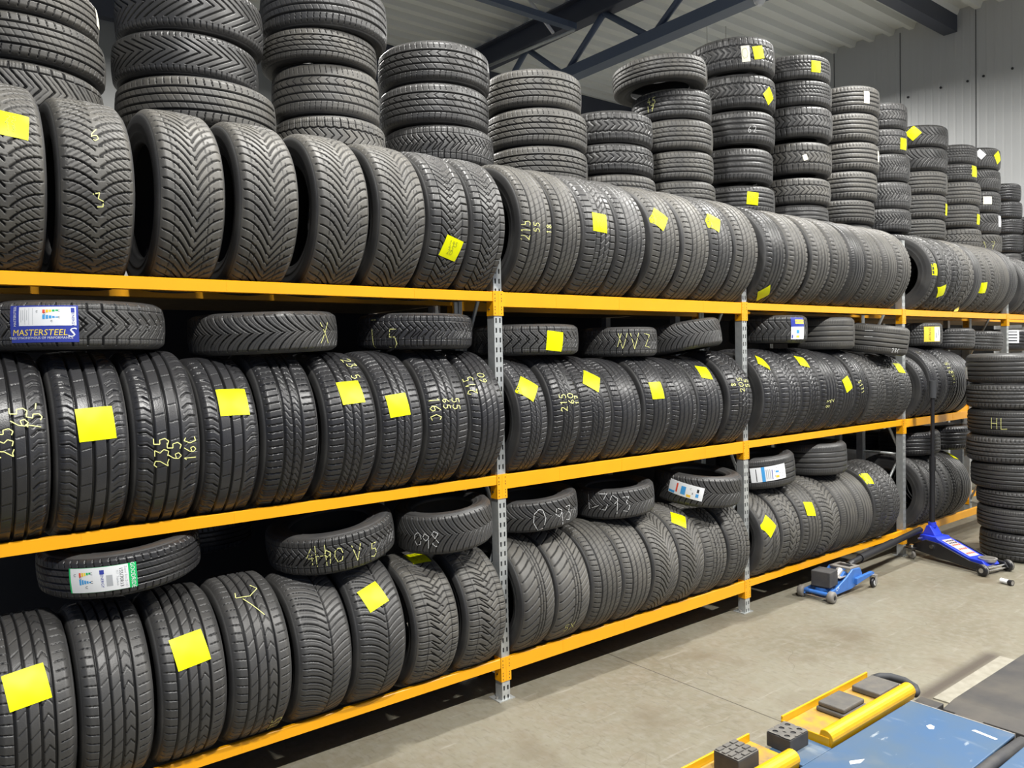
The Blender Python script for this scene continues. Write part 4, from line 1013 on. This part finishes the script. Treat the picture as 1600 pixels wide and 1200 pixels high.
mb = MB(); mb.prism([(.40, .165), (.44, .20), (.58, .20), (.60, .15), (.45, .14)], -.08, .08, M['royal']); mb.prism([(.47, .20), (.52, .275), (.55, .275), (.585, .20)], -.045, .045, M['royal']); mb.build('handle_yoke', K, .004)
mb = MB(); mb.cyl((.53, 0, .26), (.53, 0, .30), .03, M['royal'], 16); mb.cyl((.53, 0, .28), (.53, -.004, .72), .021, M['jackblack'], 16); mb.cyl((.53, -.004, .72), (.53, -.006, .84), .024, M['jackblack'], 16); mb.cyl((.53, -.006, .80), (.53, -.01, 1.36), .0155, M['jackblack'], 16)
mb.cyl((.53, -.01, 1.32), (.53, -.011, 1.46), .026, M['sheet'], 16); mb.cyl((.53, -.02, .785), (.53, -.034, .785), .006, M['chrome'], 8); mb.build('handle', K)

# small white torch on the floor
p = on_z(1573, 909, .02); mb = MB(); d = Vector((-.012, -.042, 0)); c = Vector((p.x, p.y, .021))
mb.cyl(c-d, c+d*.3, .017, M['white'], 18); mb.cyl(c+d*.3, c+d, .017, M['jackblack'], 18, .021); mb.cyl(c+d, c+d*1.02, .015, M['steel'], 14)
tag(mb.build('work_torch'), 'small white and black torch lying on the floor near the royal blue jack', 'torch')

# ------------------------------------------------------------------ the lift in the foreground
PZ = .12
def platform(y0, y1, label):
    r = empty('lift_platform', (3.61, (y0+y1)/2, 0), label, 'lift platform', 'blue lift platforms')
    w = (y1-y0)/2
    mb = MB(); mb.box(-2.6, 0, -w, w, PZ-.012, PZ, M['liftblue']); mb.build('top_plate', r, .004)
    mb = MB(); mb.box(-2.58, -.02, -w+.02, w-.02, .012, PZ-.012, M['jackblack']); mb.build('under_frame', r)
    mb = MB(); mb.box(-.004, .002, -w, w, PZ-.05, PZ+.001, M['steel']); mb.build('end_trim', r)
    return r
P1 = platform(1.255, 1.683, 'scratched blue lift platform beside the yellow arms')
for pts in ([(-.22, .035), (-.20, .055), (-.175, .05), (-.18, .03), (-.205, .022)], [(-.10, -.085), (-.085, -.095), (-.10, -.185), (-.115, -.18)], [(-.74, .10), (-.72, .115), (-.66, .085), (-.70, .08)]):
    mb = MB(); mb.prism(pts, .1205, .1213, M['white'], 'z'); mb.build('paint_chip', P1)
mb = MB(); mb.box(-.885, -.675, .214, .375, .108, .12, M['liftblue']); mb.build('side_ledge', P1, .002)
mb = MB(); mb.box(-.87, -.70, .23, .36, .0, .108, M['jackblack']); mb.build('ledge_bracket', P1)
P2 = platform(.72, 1.195, 'second blue lift platform across the dark gap at the picture corner')
mb = MB(); mb.tube([(3.60, 1.225, .10), (3.3, 1.225, .115), (2.6, 1.225, .115), (1.2, 1.225, .10)], .024, M['block'], 12); o = mb.build('rubber_seal', P2); o['label'] = 'black rubber seal'; o.location = -P2.location
def arm(x0, x1, label, end):
    r = empty('lift_arm', (x0, 1.82, 0), label, 'lift arm', 'yellow lift arms')  # one yellow arm of the lift
    L = x1-x0
    mb = MB(); mb.box(0, L, -.085, .095, .118, .135, M['wornyellow']); mb.build('tray', r, .002)
    # rolled outer rail towards the platform and thin lip on the rack side
    mb = MB(); pts = [(-.125+.0, .105)] + [(-.10+.035*math.cos(t), .14+.036*math.sin(t)) for t in [PI*(1.0-.1*k) for k in range(0, 8)]] + [(-.070, .135), (-.080, .105)]
    mb.prism(pts, 0, L, M['liftyellow'], 'x'); mb.build('rolled_rail', r, .003)
    mb = MB(); mb.box(0, L, .095, .104, .105, .165, M['liftyellow']); mb.build('lip', r, .002)
    mb = MB(); mb.box(.01, L-.01, -.09, .09, .012, .118, M['jackblack']); mb.build('pedestal', r)
    mb = MB(); mb.box(-.006, .0, -.12, .10, .10, .15, M['liftyellow']); mb.build('end_plate', r, .002)
    return r
arm(2.95, 3.67, 'yellow lift arm with two flat rubber pads', True)
arm(1.6, 2.715, 'yellow lift arm under the ribbed rubber block at the bottom edge', True)
mb = MB(); mb.box(-.095, .092, -.060, .075, 0, .028, M['pad'], X=T(3.567, 1.815, .136)); tag(mb.build('rubber_pad', None, .006), 'flat black rubber pad at the far end of the yellow arm', 'rubber pad')
r = empty('rubber_pad', (3.262, 1.812, .136), 'two-layer black rubber pad on the middle of the yellow arm', 'rubber pad')
mb = MB(); mb.box(-.095, .095, -.056, .078, 0, .020, M['pad']); mb.build('lower_layer', r, .006)
mb = MB(); mb.box(-.088, .088, -.050, .072, .021, .042, M['pad']); mb.build('upper_layer', r, .006)
# six-hole block
r = empty('rubber_block', (2.824, 1.812, .0), 'black rubber block with six round holes between the yellow arms', 'rubber block')
def block_with_top(r, sx, sy, z0, z1):
    mb = MB(); mb.box(-sx, sx, -sy, sy, z0, z1-.002, M['block']); mb.build('body', r, .003)
block_with_top(r, .066, .054, .1205, .180)
bm = bmesh.new()
def top_with_holes():
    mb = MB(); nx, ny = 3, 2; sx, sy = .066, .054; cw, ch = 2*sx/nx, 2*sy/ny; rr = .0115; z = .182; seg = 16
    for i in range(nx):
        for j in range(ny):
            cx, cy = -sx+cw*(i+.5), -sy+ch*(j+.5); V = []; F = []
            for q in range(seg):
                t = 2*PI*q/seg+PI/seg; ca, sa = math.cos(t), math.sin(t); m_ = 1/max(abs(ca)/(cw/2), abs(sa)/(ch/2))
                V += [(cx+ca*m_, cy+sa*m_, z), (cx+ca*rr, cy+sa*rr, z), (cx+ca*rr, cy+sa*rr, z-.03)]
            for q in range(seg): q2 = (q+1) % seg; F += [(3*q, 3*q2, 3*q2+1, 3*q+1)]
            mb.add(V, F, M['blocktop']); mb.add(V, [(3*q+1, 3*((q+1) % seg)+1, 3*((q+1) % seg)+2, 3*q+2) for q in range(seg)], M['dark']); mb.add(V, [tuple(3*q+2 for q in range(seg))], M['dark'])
    return mb
bm.free()
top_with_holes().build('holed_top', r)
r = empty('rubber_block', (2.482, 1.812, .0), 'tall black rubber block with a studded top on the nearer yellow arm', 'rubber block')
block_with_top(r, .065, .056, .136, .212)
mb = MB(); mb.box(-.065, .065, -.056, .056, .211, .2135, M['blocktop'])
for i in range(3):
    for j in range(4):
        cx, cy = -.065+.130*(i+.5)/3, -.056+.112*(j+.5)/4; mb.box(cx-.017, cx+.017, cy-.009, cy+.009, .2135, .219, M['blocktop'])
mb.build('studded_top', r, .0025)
# hose looping round the arm end
mb = MB(); pts = [(3.695, 1.90, .13), (3.73, 1.885, .135), (3.765, 1.85, .135), (3.78, 1.79, .13), (3.765, 1.735, .12), (3.735, 1.715, .115), (3.698, 1.705, .12)]
mb.tube(pts, .019, M['sheet'], 12); tag(mb.build('air_hose'), 'black hose looping round the far end of the yellow arm', 'hose')

# ramp, its light strip and hinge blocks beyond the lift
mb = MB(); mb.prism([(3.80, 0), (3.80, .045), (3.92, .058), (6.2, .05), (6.3, 0)], .55, 1.625, M['rampm']); tag(mb.build('drive_ramp', None, .004), 'dark worn drive-on ramp plate beyond the blue platform', 'ramp')
mb = MB(); mb.prism([(3.98, .001), (3.98, .006), (4.80, .006), (4.80, .001)], 1.64, 1.745, M['strip']); tag(mb.build('cover_strip'), 'pale concrete-coloured cover strip beside the dark ramp', 'strip')
for i, (x0, x1, y0, y1, lb) in enumerate(((3.66, 3.84, 1.635, 1.74, 'rusty hinge block at the strip end of the ramp'), (3.655, 3.785, 1.44, 1.56, 'rusty hinge block between ramp and blue platform'))):
    mb = MB(); mb.box(x0, x1, y0, y1, .0, .055, M['rampm']); tag(mb.build('hinge_block', None, .004), lb, 'hinge block')
mb = MB(); mb.box(3.63, 3.79, .6, 1.43, .001, .006, M['dark']); tag(mb.build('gap_shade_sheet'), 'black sheet painting the shade between the blue platform and the ramp', 'dark sheet')  # thin black sheet added to paint the dark of the gap

# loose yellow note hanging on the top beam, and a white paper tag
p = on_y(1492, 484, D-.006); mb = MB(); mb.add([p+Vector(v) for v in ((-.03, 0, -.02), (.05, -.004, -.012), (.09, -.012, .05), (.02, -.006, .03))], [(0, 1, 2, 3)], M['gold'])
q = mb.build('loose_note'); so = q.modifiers.new('s', 'SOLIDIFY'); so.thickness = .0006; tag(q, 'crumpled yellow note stuck on the top beam of the fourth bay', 'note')

# ------------------------------------------------------------------ camera, world, view
cam = bpy.data.cameras.new('camera'); cam.sensor_fit = 'HORIZONTAL'; cam.sensor_width = 36; cam.lens = 36*FPX/1600; cam.clip_start = .05; cam.clip_end = 100
co = bpy.data.objects.new('camera', cam); C.objects.link(co)
mx = Matrix.Identity(4)
for i in range(3): mx[i][0] = CR[i]; mx[i][1] = CU[i]; mx[i][2] = -CF[i]; mx[i][3] = CO[i]
co.matrix_world = mx; sc.camera = co
w = bpy.data.worlds.new('world'); sc.world = w; w.use_nodes = True
w.node_tree.nodes['Background'].inputs[0].default_value = (.45, .60, 1., 1); w.node_tree.nodes['Background'].inputs[1].default_value = .34
sc.view_settings.view_transform = 'Standard'; sc.view_settings.look = 'None'; sc.view_settings.gamma = 1; sc.view_settings.exposure = -0.15
sc.view_settings.use_curve_mapping = False
sc.cycles.use_denoising = True
